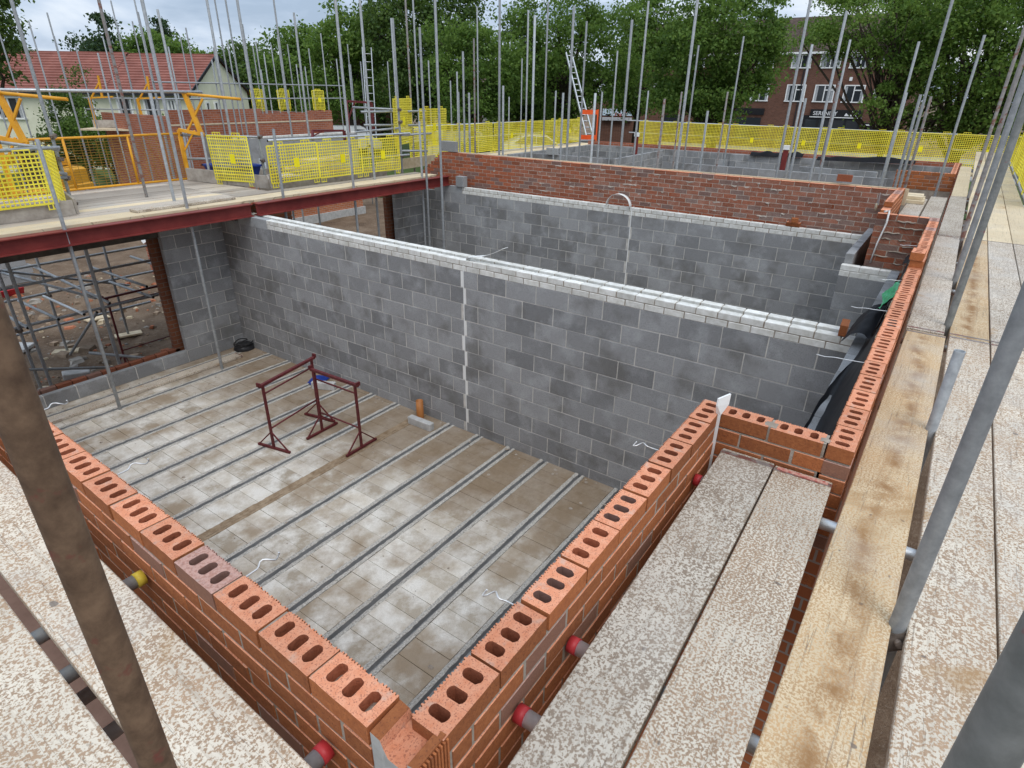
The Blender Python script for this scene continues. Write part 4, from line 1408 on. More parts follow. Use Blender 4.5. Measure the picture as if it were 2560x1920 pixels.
# ------------------------------------------------------------------ small things in the room
pp = root('pipe_stub', (5.22, 5.12, FZ), 'brown plastic drain pipe stub upright by the party wall', 'pipe')
mb = MB()
n = 20
for r_, z in ((0.055, 0), (0.055, 0.29), (0.049, 0.29), (0.049, 0.1)):
    for k in range(n):
        a = 2 * math.pi * k / n
        mb.v.append((r_ * math.cos(a), r_ * math.sin(a), z))
for i in range(3):
    for k in range(n):
        j = (k + 1) % n
        mb.face((i * n + k, i * n + j, (i + 1) * n + j, (i + 1) * n + k), 0, True)
mb.face([3 * n + k for k in range(n)], 1)
ob('pipe', mb.mesh('pipe', [M_PIPE, M_HOLE]), pp)
ob('concrete_block', MB().cbox(-0.22, 0.22, -0.05, 0.05, 0, 0.11, 0.008).mesh('concrete_block', M_CONC), None, (5.03, 4.93, FZ + 0.004), -math.pi / 2 + 0.02, label='pale concrete block lying beside the brown pipe', cat='block')
ob('concrete_block', MB().cbox(-0.2, 0.2, -0.05, 0.05, 0, 0.12, 0.008).mesh('concrete_block', M_CONC), None, (4.99, 7.08, FZ + 0.004), -1.1, label='pale concrete block on the floor behind the trestles', cat='block')
mb = MB()
mb.grid(lambda u, v: (0.32 * (u - .5) + 0.03 * math.sin(v * 9), 0.26 * (v - .5), 0.10 * math.sin(math.pi * u) * math.sin(math.pi * v) + 0.025 * mnoise.noise(Vector((u * 4, v * 4, 1))) + 0.02), 10, 10)
ob('blue_sheet', mb.mesh('blue_sheet', M_BLUE), None, (5.1, 7.38, FZ), 0.3, label='crumpled blue plastic sheet at the foot of the party wall', cat='plastic sheet')
mb = MB()
for i in range(9):
    for j in range(14):
        a, b = math.pi * i / 16, 2 * math.pi * j / 14
        rr = 0.17 * (1 + 0.18 * mnoise.noise(Vector((math.cos(b) * 2, math.sin(b) * 2, i))))
        mb.v.append((rr * math.sin(a + 0.15) * math.cos(b) * 1.15, rr * math.sin(a + 0.15) * math.sin(b), 0.13 * math.cos(a)))
for i in range(8):
    for j in range(14):
        mb.face((i * 14 + j, (i + 1) * 14 + j, (i + 1) * 14 + (j + 1) % 14, i * 14 + (j + 1) % 14), 0, True)
mb.face(list(range(14)))
bagr = root('cable_bundle', (5.2, 9.66, FZ), 'small black cable bundle in the far room corner', 'cable bundle')
ob('bundle', mb.mesh('bundle', M_BLACK), bagr)
mb = MB()
for k in range(4):
    pts = [(0.15 * math.cos(a + k) * (1 + 0.1 * k), 0.15 * math.sin(a + k), 0.05 + 0.03 * k + 0.02 * math.sin(3 * a)) for a in np.linspace(0, 5.6, 18)]
    mb.path(pts, 0.009, 6)
ob('loops', mb.mesh('loops', M_BLACK), bagr)
board(1.55, 4.95, 9.30, 9.50, FZ + 0.046, 'g', 'dusty scaffold board lying on the room floor under the tubes', rz=0.01)

# wall ties


def tie(p, d, label, L=0.24, flat=False):
    d = Vector(d).normalized()
    pts = []
    s = Vector((-d.y, d.x, 0))
    for k in range(26):
        t_ = k / 25
        q = Vector(p) + d * (L * t_ - 0.04)
        if t_ > 0.5:
            w = (t_ - 0.5) * 2
            q += s * 0.012 * math.sin(w * 11) * (1 if not flat else 0.15) + Vector((0, 0, 0.012 * math.sin(w * 7) * (1 if not flat else 0.2)))
            if t_ > 0.86 and not flat:
                q -= d * 0.10 * (t_ - 0.86) * 3.0
                q += s * 0.09 * (t_ - 0.86)
        pts.append(q)
    ob('wall_tie', MB().path(pts, 0.0028, 6).mesh('wall_tie', M_WIRE), label=label, cat='wall tie')


tie((0.12, 0.89, -0.07), (1, 0.03, 0), 'bent wire wall tie beside the grey slotted brick of the left wall')
tie((0.145, 1.80, -0.07), (1, 0.05, 0), 'bent wire wall tie midway along the left wall')
tie((0.17, 2.64, -0.07), (1, 0.05, 0), 'bent wire wall tie near the muddy tube')
tie((0.56, 0.10, -0.07), (-0.05, 1, 0), 'bent wire wall tie on the right wall near the corner', L=0.22)
tie((1.64, 0.10, -0.07), (-0.02, 1, 0), 'bent wire wall tie on the right wall near the white strip', L=0.22)
tie((3.2, -0.46, -0.05), (-0.02, 1, -0.05), 'straight wire tie crossing the membrane near the recess', L=0.30, flat=True)
tie((4.33, -0.46, -0.05), (-0.02, 1, -0.05), 'straight wire tie crossing the membrane near the standing brick', L=0.28, flat=True)
tie((5.3, -0.46, -0.05), (-0.3, 1, -0.02), 'wire tie over the green film edge', L=0.2, flat=True)
tie((6.9, -0.46, -0.05), (-0.1, 1, -0.05), 'wire tie near the rolled end of the membrane', L=0.2, flat=True)

# white strips
mb = MB()
prof = [(0.0, 0.006, 0.085), (-0.006, 0.012, 0.05), (-0.012, 0.012, 0.0), (-0.012, 0.012, -0.2), (-0.013, 0.012, -0.55)]
for i, (dx, hw, z) in enumerate(prof):
    w = 0.05 if i == 0 else (0.052 if i == 1 else 0.014)
    mb.v += [(XR + dx - 0.03 * (i < 2), 0.004, z), (XR + dx + (0.022 if i < 2 else 0.0), -0.012 - 0.02 * (i < 2), z + (0.015 if i == 0 else 0)), (XR + dx + (0.022 if i < 2 else 0.0) + 0.004, -0.004 - 0.02 * (i < 2), z + (0.015 if i == 0 else 0)), (XR + dx - 0.03 * (i < 2) + 0.004, 0.012, z)]
for i in range(len(prof) - 1):
    for k in range(4):
        mb.face((4 * i + k, 4 * i + (k + 1) % 4, 4 * i + 4 + (k + 1) % 4, 4 * i + 4 + k))
mb.face((0, 1, 2, 3))
ob('joint_strip', mb.mesh('joint_strip', M_PVC), label='white foam joint strip standing in the recess corner', cat='joint strip')


def ribbon(pts, w, mat, name, label, cat, wdir=(1, 0, 0), th=0.004):
    mb = MB()
    wd = np.array(wdir, float)
    pts = [np.array(q, float) for q in pts]
    for i, q in enumerate(pts):
        t_ = pts[min(i + 1, len(pts) - 1)] - pts[max(0, i - 1)]
        nn = np.cross(t_, wd)
        nn = nn / (np.linalg.norm(nn) + 1e-9) * th
        for a, b in ((-1, -1), (1, -1), (1, 1), (-1, 1)):
            mb.v.append(tuple(q + a * wd * w / 2 + b * nn / 2))
    for i in range(len(pts) - 1):
        for k in range(4):
            mb.face((4 * i + k, 4 * i + (k + 1) % 4, 4 * i + 4 + (k + 1) % 4, 4 * i + 4 + k), 0, True)
    mb.face((3, 2, 1, 0))
    e_ = 4 * (len(pts) - 1)
    mb.face((e_, e_ + 1, e_ + 2, e_ + 3))
    return ob(name, mb.mesh(name, mat), label=label, cat=cat)


ribbon([(X2 - 0.01, 4.585 + 0.25 * math.cos(a), PT + 0.005 + 0.22 * math.sin(a)) for a in np.linspace(0, math.pi, 16)], 0.10, M_PVC, 'joint_strip', 'white joint strip arching over the gable wall', 'joint strip')
ribbon([(XP + 0.05, JY - 0.05, PT + 0.0), (XP + 0.04, JY - 0.06, PT + 0.03), (XP + 0.05, JY - 0.16, PT + 0.06), (XP + 0.06, JY - 0.3, PT + 0.085), (XP + 0.05, JY - 0.42, PT + 0.13), (XP + 0.04, JY - 0.52, PT + 0.175), (XP + 0.03, JY - 0.63, PT + 0.235), (XP + 0.03, JY - 0.66, PT + 0.245)], 0.09, M_PVC, 'joint_strip', 'white joint strip curling off the party wall top', 'joint strip')
ribbon([(XE - 0.03, 0.03, 0.03), (XE - 0.02, -0.02, 0.05), (XE - 0.03, -0.03, -0.1), (XE - 0.025, 0.01, -0.35), (XE - 0.02, 0.03, -0.62)], 0.012, M_PVC, 'joint_strip', 'thin white strip hanging down the ribbed return wall', 'joint strip', (0.3, 0.95, 0), 0.03)

# standing brick and loose bricks
ob('loose_brick', ME_BRICK, None, (5.44, -0.09, PT + 0.052), rot=(math.pi / 2, 0, 0.06), label='single orange brick set on edge on the white brick course', cat='brick')
ob('loose_brick', ME_PERF, None, (10.44, 1.42, PT + 0.002), math.pi / 2, label='loose brick on the gable wall white course, another on top', cat='brick')
ob('loose_brick', MB().cbox(-0.055, 0.055, -0.05, 0.05, 0, 0.065, 0.003).mesh('half_brick', [M_FACE]), None, (10.44, 1.41, PT + 0.070), 0.3, label='half brick sitting on the loose brick of the gable wall', cat='brick')
ob('loose_brick', ME_RIB, None, (10.68, 0.86, 0.152), rot=(math.pi / 2, 0, math.pi / 2), label='slotted brick stood on edge on the gable top', cat='brick')
tw = root('trowel', (10.55, 0.30, -0.22), 'trowel stuck in the mortar by the stacked bricks', 'trowel')
ob('blade', MB().prism([(-0.05, -0.06), (0.05, -0.06), (0.0, 0.12)], -0.002, 0.002).mesh('blade', M_ALU), tw, (0, 0, 0.10), rot=(math.pi / 2, 0, 0.5))
ob('handle', MB().tube((0, 0, -0.05), (0, 0.01, 0.06), 0.014, 8).mesh('handle', M_WOOD), tw)

# membrane in the bay cavity


def memb(u, v):
    x = 2.10 + 3.25 * u
    y = -0.462 + (0.30 - 0.16 * u) * v ** 0.9
    drop = 0.56 * (1 - (1 - v) ** 2.2) + 0.10 * math.sin(math.pi * v) * (1 - u)
    z = -0.03 - 0.03 * (1 - u) - drop + 0.02 * mnoise.noise(Vector((x * 2.2, v * 3, 0))) * (0.3 + v)
    y += 0.018 * math.sin(x * 3.1 + v * 2) * v + 0.01 * mnoise.noise(Vector((x * 5, v * 4, 3)))
    return (x, y, z)


mr = root('membrane', (3.7, -0.4, -0.7), 'glossy black damp membrane draped in the bay wall cavity', 'membrane')
submb('sheet', MB().grid(memb, 60, 14), mr, M_MEMB)
fold = [(5.20, -0.16, -0.60), (5.50, -0.17, -0.47), (5.95, -0.28, -0.33), (5.75, -0.36, -0.30), (5.32, -0.33, -0.36)]


def foldf(u, v):
    a = Vector((5.10, -0.15, -0.61)).lerp(Vector((5.48, -0.20, -0.50)), u)
    b = Vector((5.02, -0.36, -0.50)).lerp(Vector((5.52, -0.40, -0.34)), u)
    p = a.lerp(b, v)
    p.z += 0.07 * math.sin(math.pi * v) + 0.015 * mnoise.noise(Vector((u * 5, v * 5, 0)))
    return p


submb('folded_end', MB().grid(foldf, 14, 10), mr, M_MEMB)
submb('tail_sheet', MB().grid(lambda u, v: (5.3 + 2.3 * u, -0.458 + 0.10 * v, -0.10 - 0.5 * v ** 1.3 + 0.015 * mnoise.noise(Vector((u * 9, v * 3, 2)))), 30, 8), mr, M_MEMB)
mb = MB().grid(lambda u, v: (7.5 + 0.5 * u, -0.40 + 0.055 * math.cos(2 * math.pi * v * 0.8), -0.43 + 0.07 * math.sin(2 * math.pi * v * 0.8)), 8, 14)
submb('rolled_end', mb, mr, M_MEMB)
mb = MB().grid(lambda u, v: (5.05 + 0.55 * u, -0.445 + 0.10 * v - 0.02 * math.sin(u * 4), -0.12 - 0.14 * v + 0.035 * mnoise.noise(Vector((u * 6, v * 6, 5)))), 16, 8)
ob('green_film', mb.mesh('green_film', M_GREEN), label='crumpled green film over the black membrane fold', cat='plastic film')

# ------------------------------------------------------------------ ground
def soil_mat():
    m, t, b = newmat('site_soil', 0.95)
    p = wpos(t)
    c = ramp(t, noise(t, 1.1, p, 6, 0.65), [(0.32, (0.10, 0.063, 0.038)), (0.5, (0.16, 0.107, 0.068)), (0.68, (0.235, 0.17, 0.115))])
    c = mix(t, ramp(t, noise(t, 14, p, 5, 0.7), [(0.52, 0.0), (0.7, 0.7)]), c, (0.27, 0.21, 0.15))
    c = mix(t, ramp(t, noise(t, 45, p, 3, 0.7), [(0.6, 0.0), (0.7, 0.6)]), c, (0.34, 0.29, 0.24))
    t.links.new(c, b.inputs['Base Color'])
    bump(t, b, noise(t, 12, p, 7, 0.75), 0.9, 0.06)
    return m


M_SOIL = soil_mat()
M_GRASS = simple('verge_grass', (0.035, 0.065, 0.012), (0.075, 0.11, 0.025), 3, 0.95, rnd=0, bmp=0.6, bs=30)
M_TAR = simple('asphalt', (0.045, 0.046, 0.048), (0.07, 0.07, 0.072), 6, 0.9, rnd=0, bmp=0.3, bs=80)
M_PAVE = simple('paving', (0.24, 0.235, 0.225), (0.33, 0.325, 0.31), 4, 0.9, rnd=0)


def axis(lo, hi, a, b, fine):
    out = list(np.arange(a, b + 1e-6, fine))
    x, s_ = a, fine
    while x > lo:
        s_ *= 1.5
        x -= s_
        out.insert(0, x)
    x, s_ = b, fine
    while x < hi:
        s_ *= 1.5
        x += s_
        out.append(x)
    return out


gx, gy = axis(-900, 900, -3, 14, 0.16), axis(-900, 900, 9.6, 20, 0.16)
mb = MB()
for x in gx:
    for y in gy:
        inside = -4 < x < 28 and 9.5 < y < 26
        z = GZ + (0.07 * mnoise.noise(Vector((x * 0.9, y * 0.9, 0))) + 0.05 * mnoise.noise(Vector((x * 3.1, y * 3.1, 4))) + 0.03 * mnoise.noise(Vector((x * 8, y * 8, 9))) if inside else 0.0)
        mb.v.append((x, y, z))
ny = len(gy)
for i in range(len(gx) - 1):
    for j in range(ny - 1):
        mb.face((i * ny + j, (i + 1) * ny + j, (i + 1) * ny + j + 1, i * ny + j + 1), 0, True)
ob('ground', mb.mesh('ground', M_SOIL), kind='structure')

# rubble
mb = MB()
M_RUB = []
rub_m = [simple('rubble_grey', (0.20, 0.18, 0.155), (0.33, 0.30, 0.26), 9, 0.95, rnd=0.3), simple('rubble_brown', (0.18, 0.13, 0.09), (0.30, 0.22, 0.15), 9, 0.95, rnd=0.3), simple('rubble_red', (0.30, 0.10, 0.05), (0.42, 0.17, 0.09), 9, 0.95, rnd=0.3), M_WOOD]
for k in range(1300):
    if k < 900:
        x, y = 0.2 + random.random() * 6.5, 10.3 + random.random() ** 1.5 * 9
    else:
        x, y = 6.3 + random.random() * 4.5, 10.2 + random.random() * 7
    s_ = 0.018 + 0.075 * random.random() ** 3
    ax = [s_ * (0.7 + random.random()), s_ * (0.5 + random.random()), s_ * (0.3 + 0.4 * random.random())]
    a = random.random() * 6.3
    ca, sa = math.cos(a), math.sin(a)
    zc = GZ + 0.07 * mnoise.noise(Vector((x * 0.9, y * 0.9, 0))) + 0.05 * mnoise.noise(Vector((x * 3.1, y * 3.1, 4))) + ax[2] * 0.6
    b = len(mb.v)
    for i, (cx, cy, cz) in enumerate(((-1, -1, -1), (1, -1, -1), (1, 1, -1), (-1, 1, -1), (-.7, -.8, 1), (.8, -.6, 1), (.6, .8, 1), (-.8, .7, 1))):
        px, py, pz = cx * ax[0] * (1 + jit(.3)), cy * ax[1] * (1 + jit(.3)), cz * ax[2] * (1 + jit(.3))
        mb.v.append((x + ca * px - sa * py, y + sa * px + ca * py, zc + pz))
    mi = random.choices((0, 1, 2, 3), (3, 6, 2, 1))[0]
    for q in ((3, 2, 1, 0), (4, 5, 6, 7), (0, 1, 5, 4), (1, 2, 6, 5), (2, 3, 7, 6), (3, 0, 4, 7)):
        mb.face([b + i for i in q], mi)
ob('rubble', mb.mesh('rubble', rub_m), kind='stuff', label='scattered stones and brick rubble on the soil beyond the doorway', cat='rubble')
for (x, y, w, d, h, rz, lab, mt) in ((3.0, 11.6, .42, .20, .10, -.3, 'broken pale block lying by the doorway sill', M_CONC), (2.4, 13.6, .5, .2, .03, .4, 'splintered timber offcut on the soil left of the tubes', M_WOOD), (4.6, 14.6, .5, .22, .035, .15, 'flat timber offcut on the soil beyond the trestle', M_WOOD), (2.9, 13.9, .5, .3, .06, .9, 'flat grey slab fragment on the soil', M_CONC)):
    ob('debris', MB().cbox(-w / 2, w / 2, -d / 2, d / 2, 0, h, 0.012).mesh('debris', mt), None, (x, y, GZ + 0.03), rot=(0.12, 0.08, rz), label=lab, cat='debris')
bs_ = root('block_stack', (4.25, 19.3, GZ), 'stack of grey blocks on the soil beyond the doorway', 'block stack')
for r in range(4):
    for k in range(3):
        ob('block', ME_BLOCK, bs_, (-0.45 + 0.45 * k + 0.1 * (r % 2), 0, 0.02 + 0.22 * r), 0.0, scale=(1, 2.2, 1))
ob('barrier_board', MB().box(-0.4, 0.4, -0.02, 0.02, 0, 0.2).mesh('barrier_board', M_RED), None, (3.95, 18.0, GZ + 0.05), rot=(0.5, 0, 0.1), label='red board lying on the soil near the block stack', cat='board')
# ------------------------------------------------------------------ the next house on the plot: block walls beyond the gable
ZT2 = -0.60
fh_g = 'block walls of the house beyond the gable'


def bwall(x0, y0, x1, y1, label, white=None, rows=4, pieces=True):
    L = math.hypot(x1 - x0, y1 - y0)
    d = ((x1 - x0) / L, (y1 - y0) / L)
    rz = math.atan2(d[1], d[0])
    r = root('block_wall', ((x0 + x1) / 2, (y0 + y1) / 2, GZ), label, 'block wall')
    for k in range(rows):
        course(r, 'block', ME_BLOCK, (x0, y0), d, 0, L, 0.45, 0.44, 0.1, ZT2 - 0.225 * (k + 1) + 0.01, 0.225 * (k % 2), rz)
    n_ = np.array((-d[1], d[0])) * 0.047
    zb = ZT2 - 0.225 * rows
    for a, b_, nm, mt, hw in ((GZ, zb, 'lower_blockwork', M_BLOCK, 1.0), (zb, ZT2 - 0.012, 'mortar', M_BMORT, 1.0)):
        p = [(x0 + n_[0], y0 + n_[1]), (x0 - n_[0], y0 - n_[1]), (x1 - n_[0], y1 - n_[1]), (x1 + n_[0], y1 + n_[1])]
        submb(nm, MB().prism(p, a, b_), r, mt)
    for (a, b_) in (white or []):
        for k in range(2):
            course(r, 'white_brick', ME_WBRICK, (x0 + n_[0] * 0.3, y0), d, a, b_, 0.225, BL, 0.1, ZT2 - 0.23 + 0.075 * k, 0.1125 * k, rz)
    return r


bwall(18.12, 12.2, 18.3, 8.65, 'block wall of the next house in front of the open room', rows=3)
bwall(18.35, 8.68, 22.6, 8.80, 'block partition of the next house running away to the shops', rows=3)
bwall(17.2, 12.1, 23.1, 12.1, 'block wall of the next house below the ladder run', rows=3)
bwall(23.12, 12.05, 23.12, -0.45, 'long rear block wall of the next house below the mesh run', rows=3)
bwall(18.63, 6.4, 18.63, 0.9, 'front block wall of the next house with bare top', rows=3)
bwall(22.95, 6.3, 22.95, 4.6, 'short inner block wall with white bricks in the next house', white=[(0.0, 1.7)], rows=2)
bwall(20.2, 3.4, 20.2, 1.3, 'inner block wall carrying white bricks and a loose block', white=[(0.1, 2.0)], rows=3)
ob('brick_wall', MB().box(23.32, 23.43, -0.6, 12.4, GZ, ZT2 + 0.12).mesh('brick_wall', mk_brickwork('far_brickwork', (0.30, 0.085, 0.045), (0.40, 0.13, 0.07), (0.36, 0.30, 0.26))), label='brick outer leaf behind the long rear block wall', cat='brick wall')
for (p0, p1, lab) in (((23.0, 5.6, -0.55), (23.2, 3.9, -0.52), 'black membrane crumpled along the rear wall, white patch beside'), ((22.9, 3.4, -0.55), (23.1, 0.6, -0.5), 'black membrane rolled at the end of the rear wall')):
    a, b_ = Vector(p0), Vector(p1)
    mb = MB().grid(lambda u, v: (a.lerp(b_, u).x - 0.25 * v, a.lerp(b_, u).y, a.lerp(b_, u).z + (0.06 + 0.16 * abs(mnoise.noise(Vector((u * 4, 0, a.y))))) * math.sin(math.pi * (0.2 + 0.8 * v)) - 0.05 * v), 24, 8)
    ob('membrane', mb.mesh('membrane', M_MEMB), label=lab, cat='membrane')
for (x, y, lab, tall) in ((21.5, 9.4, 'red timber post with white cap in the next house', 0.5), (19.4, 3.7, 'red timber post on the front block wall of the next house', 0.5)):
    r = root('marker_post', (x, y, ZT2 - 0.3), lab, 'post')
    ob('post', MB().box(-0.04, 0.04, -0.07, 0.07, 0, 0.3 + tall).mesh('post', M_OXIDE), r)
    ob('cap', MB().box(-0.05, 0.05, -0.08, 0.08, 0.3 + tall, 0.42 + tall).mesh('cap', M_PVC), r)
bc = root('corner_wall', (16.2, -0.3, GZ), 'small orange brick corner wall beside the pale walkway boards', 'brick wall')
for c in range(5):
    course(bc, 'brick', ME_PERF if c == 0 else ME_BRICK, (15.95 + BW / 2, 0), (0, -1), -0.55, 0.55, 0.225, BL, BW, -0.14 - 0.075 * c - BH, 0.1125 * (c % 2), -math.pi / 2)
    course(bc, 'brick', ME_PERF if c == 0 else ME_BRICK, (0, -0.5), (1, 0), 16.06, 19.0, 0.225, BL, BW, -0.14 - 0.075 * c - BH, 0.1125 * (c % 2), 0.0)
submb('mortar', MB().box(15.955, 16.04, -0.54, 0.54, GZ, -0.22).box(16.04, 18.9, -0.545, -0.46, GZ, -0.22), bc, M_MORT)
for (x, y, z, lab) in ((18.1, 10.9, ZT2, 'grey block on the next house wall beside the mesh run'), (15.1, 9.1, 0.05, 'grey block lying by the racked gable end')):
    ob('loose_block', ME_BLOCKL if z < 0 else ME_BLOCK, None, (x if z < 0 else 10.69, y, z if z < 0 else 0.066), math.pi / 2, label=lab, cat='block')

# walkway of boards round the next house, so the mesh runs stand on something
g2 = 'boards of the lift round the next house'
for k in range(4):
    for i in range(3):
        board(12.2 + 3.95 * i, 16.1 + 3.95 * i, 12.30 + 0.235 * k, 12.53 + 0.235 * k, -0.62, 'n', 'pale board of the lift under the mesh run to the ladder', group=g2)
for k in range(4):
    for i in range(3):
        board(23.6 + 0.235 * k, 23.83 + 0.235 * k, -1.9 + 4.3 * i, 2.35 + 4.3 * i, -0.82, 'n', 'pale board of the lift under the mesh run by the shops', along='y', group=g2)

# ------------------------------------------------------------------ free standing scaffold tubes read off the photograph
ga, gb_, gc = 'scaffold standards beyond the gable', 'scaffold standards by the new houses', 'scaffold standards round the next house'
W = 1984 / 1000.0
far = []
O6 = lambda x, y: (600 + x / W, y / W)
O12 = lambda x, y: (1200 + x / W, y / W)
O19 = lambda x, y: (1960 + x / 2.117, y / 2.117)
O0 = lambda x, y: (x / 3.456, y / 3.456)
plist = [  # crop, x_top, y_top, x_low, y_low, depth, material
    (O0, 970, 5, 1140, 780, 22, 'g'), (O0, 510, 310, 600, 790, 24, 'g'), (O0, 1165, -200, 1265, 470, 20, 'g'), (O0, 1375, 80, 1560, 1037, 12.5, 'g'),
    (O0, 1555, 325, 1650, 790, 26, 'g'), (O0, 1785, -200, 1970, 1037, 12.0, 'g'), (O0, 1860, -200, 2010, 900, 20, 'g'), (O0, 1950, -200, 2120, 1037, 18, 'g'),
    (O0, 2155, 400, 2260, 900, 26, 'g'), (O0, 2170, 360, 2290, 900, 24, 'g'), (O0, 1840, 410, 1930, 900, 26, 'g'),
    (O6, 170, -90, 262, 700, 18, 'g'), (O6, 262, 62, 345, 690, 14.5, 'g'), (O6, 150, 220, 190, 480, 26, 'g'), (O6, 120, 345, 145, 620, 28, 'g'), (O6, 230, 220, 268, 470, 26, 'g'),
    (O6, 320, 335, 345, 520, 27, 'g'), (O6, 335, 330, 360, 640, 26, 'g'), (O6, 535, 320, 555, 480, 26, 'g'), (O6, 545, 320, 562, 480, 27, 'g'), (O6, 595, 305, 612, 470, 26, 'g'), (O6, 730, 305, 745, 500, 26, 'g'),
    (O6, 745, 90, 772, 430, 11.8, 'g'), (O6, 820, -90, 850, 545, 17, 'r'), (O6, 853, -90, 885, 545, 18, 'g'), (O6, 935, 300, 948, 625, 23, 'g'), (O6, 1045, 400, 1050, 630, 22, 'g'), (O6, 1075, 355, 1085, 735, 20, 'g'),
    (O6, 1090, 455, 1090, 730, 19, 'g'), (O6, 1103, 255, 1115, 740, 15, 'g'), (O6, 1137, 460, 1140, 735, 15, 'g'), (O6, 1158, 190, 1165, 610, 18, 'r'), (O6, 1182, 35, 1182, 610, 22, 'g'),
    (O12, 77, -90, 95, 770, 13, 'g'), (O12, 120, 425, 113, 775, 14, 'g'), (O12, 145, 480, 143, 610, 24, 'g'), (O12, 203, 290, 203, 610, 24, 'g'), (O12, 228, 50, 225, 750, 18, 'g'), (O12, 262, 75, 255, 770, 12, 'b'),
    (O12, 322, 10, 318, 610, 18, 'g'), (O12, 370, 450, 365, 735, 18, 'g'), (O12, 405, 460, 398, 795, 14, 'g'), (O12, 457, 30, 428, 805, 11.6, 'g'), (O12, 515, 105, 495, 700, 16, 'g'), (O12, 568, 462, 550, 805, 12.3, 'b'),
    (O12, 608, 455, 590, 690, 18, 'g'), (O12, 678, 252, 655, 600, 19, 'g'), (O12, 748, 98, 695, 790, 12.3, 'g'), (O12, 840, 5, 770, 700, 15, 'g'), (O12, 832, 450, 820, 605, 19, 'g'), (O12, 917, 490, 878, 830, 12.0, 'r'),
    (O12, 995, 455, 968, 725, 17, 'r'), (O12, 1075, -90, 975, 830, 11.4, 'g'), (O12, 1083, 225, 1035, 610, 17, 'g'), (O12, 1125, 550, 1092, 820, 13, 'g'), (O12, 1222, 455, 1185, 745, 17, 'r'), (O12, 1270, 180, 1240, 615, 18, 'g'),
    (O19, 145, -90, 0, 720, 11.4, 'g'), (O19, 150, 235, 60, 680, 13, 'b'), (O19, 112, 520, 40, 889, 12.0, 'g'), (O19, 328, 60, 150, 889, 11.4, 'g'), (O19, 350, 210, 245, 680, 14, 'g'), (O19, 290, 430, 235, 680, 18, 'r'),
    (O19, 708, 220, 545, 850, 12.6, 'g'), (O19, 650, 490, 595, 695, 15, 'g'), (O19, 720, 500, 615, 889, 11.2, 'g'), (O19, 885, -90, 640, 889, 11.0, 'g'), (O19, 770, 510, 670, 889, 12, 'r'), (O19, 1052, 185, 850, 870, 12.4, 'g'),
]
for (cf, xt, yt, xl, yl, dep, mt) in plist:
    ql = cf(xl, yl)
    p = PD(ql, dep)
    # keep the tubes clear of the gable and party walls
    x, y = p[0], p[1]
    vt = cf(xt, yt)[1]
    if 10.3 < x < 10.95 and 0 < y < 10.4:
        k = (11.0 - CAM[0]) / (x - CAM[0])
        x, y = CAM[0] + (x - CAM[0]) * k, CAM[1] + (y - CAM[1]) * k
    elif x <= 10.3 and y < 9.6:
        k = (11.0 - CAM[0]) / (x - CAM[0])
        x, y = CAM[0] + (x - CAM[0]) * k, CAM[1] + (y - CAM[1]) * k
    zt = ztop(x, y, vt)
    near = 'rusty' if mt == 'r' else ('bright' if mt == 'b' else 'grey')
    if cf is O0 or (cf is O6 and xl < 800):
        lab, g = near + ' scaffold standard rising by the new houses on the left of the site', gb_ + ' ' + near
    elif dep < 16:
        lab, g = near + ' scaffold standard just beyond the brick gable', ga + ' ' + near
    else:
        lab, g = near + ' scaffold standard round the next house', gc + ' ' + near
    stand(x, y, GZ, zt, mt, lab, g)

# ------------------------------------------------------------------ ladder and orange barrier
la = PD(Mc(1470, 340), 22.5)
lb = PD(Mc(1605, 880), 21.0)
ld = root('ladder', tuple(lb), 'aluminium ladder leaning at the mesh run above the orange barrier', 'ladder')
la, lb = Vector(la), Vector(lb)
dv = la - lb
sv = Vector((ROT[0][0], ROT[0][1], 0)).normalized() * 0.115
for s in (-1, 1):
    submb('stile', MB().bar(lb + sv * s, la + sv * s * 0.85, 0.035, 0.075), ld, M_ALU)
for k in range(14):
    c = lb + dv * ((k + 0.5) / 14)
    submb('rung', MB().tube(c - sv, c + sv, 0.016, 8), ld, M_ALU)
ob_ = root('orange_barrier', tuple(PD(Mc(1595, 905), 20.5)), 'orange plastic barrier frame in front of the ladder foot', 'barrier')
bl = ob_.location.copy()
rd = Vector((ROT[0][0], ROT[0][1], 0)).normalized()
for (z0, z1) in ((0.04, 0.18), (0.82, 0.96)):
    submb('panel', MB().obox(bl + Vector((0, 0, (z0 + z1) / 2)), rd * 0.27, Vector((-rd.y, rd.x, 0)) * 0.02, Vector((0, 0, (z1 - z0) / 2))), ob_, M_ORNG)
for s in (-1, 1):
    submb('upright', MB().obox(bl + rd * 0.27 * s + Vector((0, 0, 0.49)), rd * 0.02, Vector((-rd.y, rd.x, 0)) * 0.018, Vector((0, 0, 0.49))), ob_, M_ORNG)
lad2 = root('ladder', AZ(47.5, 27, -0.6), 'narrow ladder among the tubes of the new house scaffold', 'ladder')
for s in (-1, 1):
    ob('stile', MB().bar((0.17 * s, 0, 0), (0.17 * s + 0.1, 0.5, 3.4), 0.03, 0.06).mesh('stile', M_ALU), lad2, rot=(0, 0, -0.7))
for k in range(12):
    ob('rung', MB().tube((-0.17 + 0.1 * k / 12, 0.5 * k / 12, 0.28 * k + 0.1), (0.17 + 0.1 * k / 12, 0.5 * k / 12, 0.28 * k + 0.1), 0.013, 6).mesh('rung', M_ALU), lad2, rot=(0, 0, -0.7))

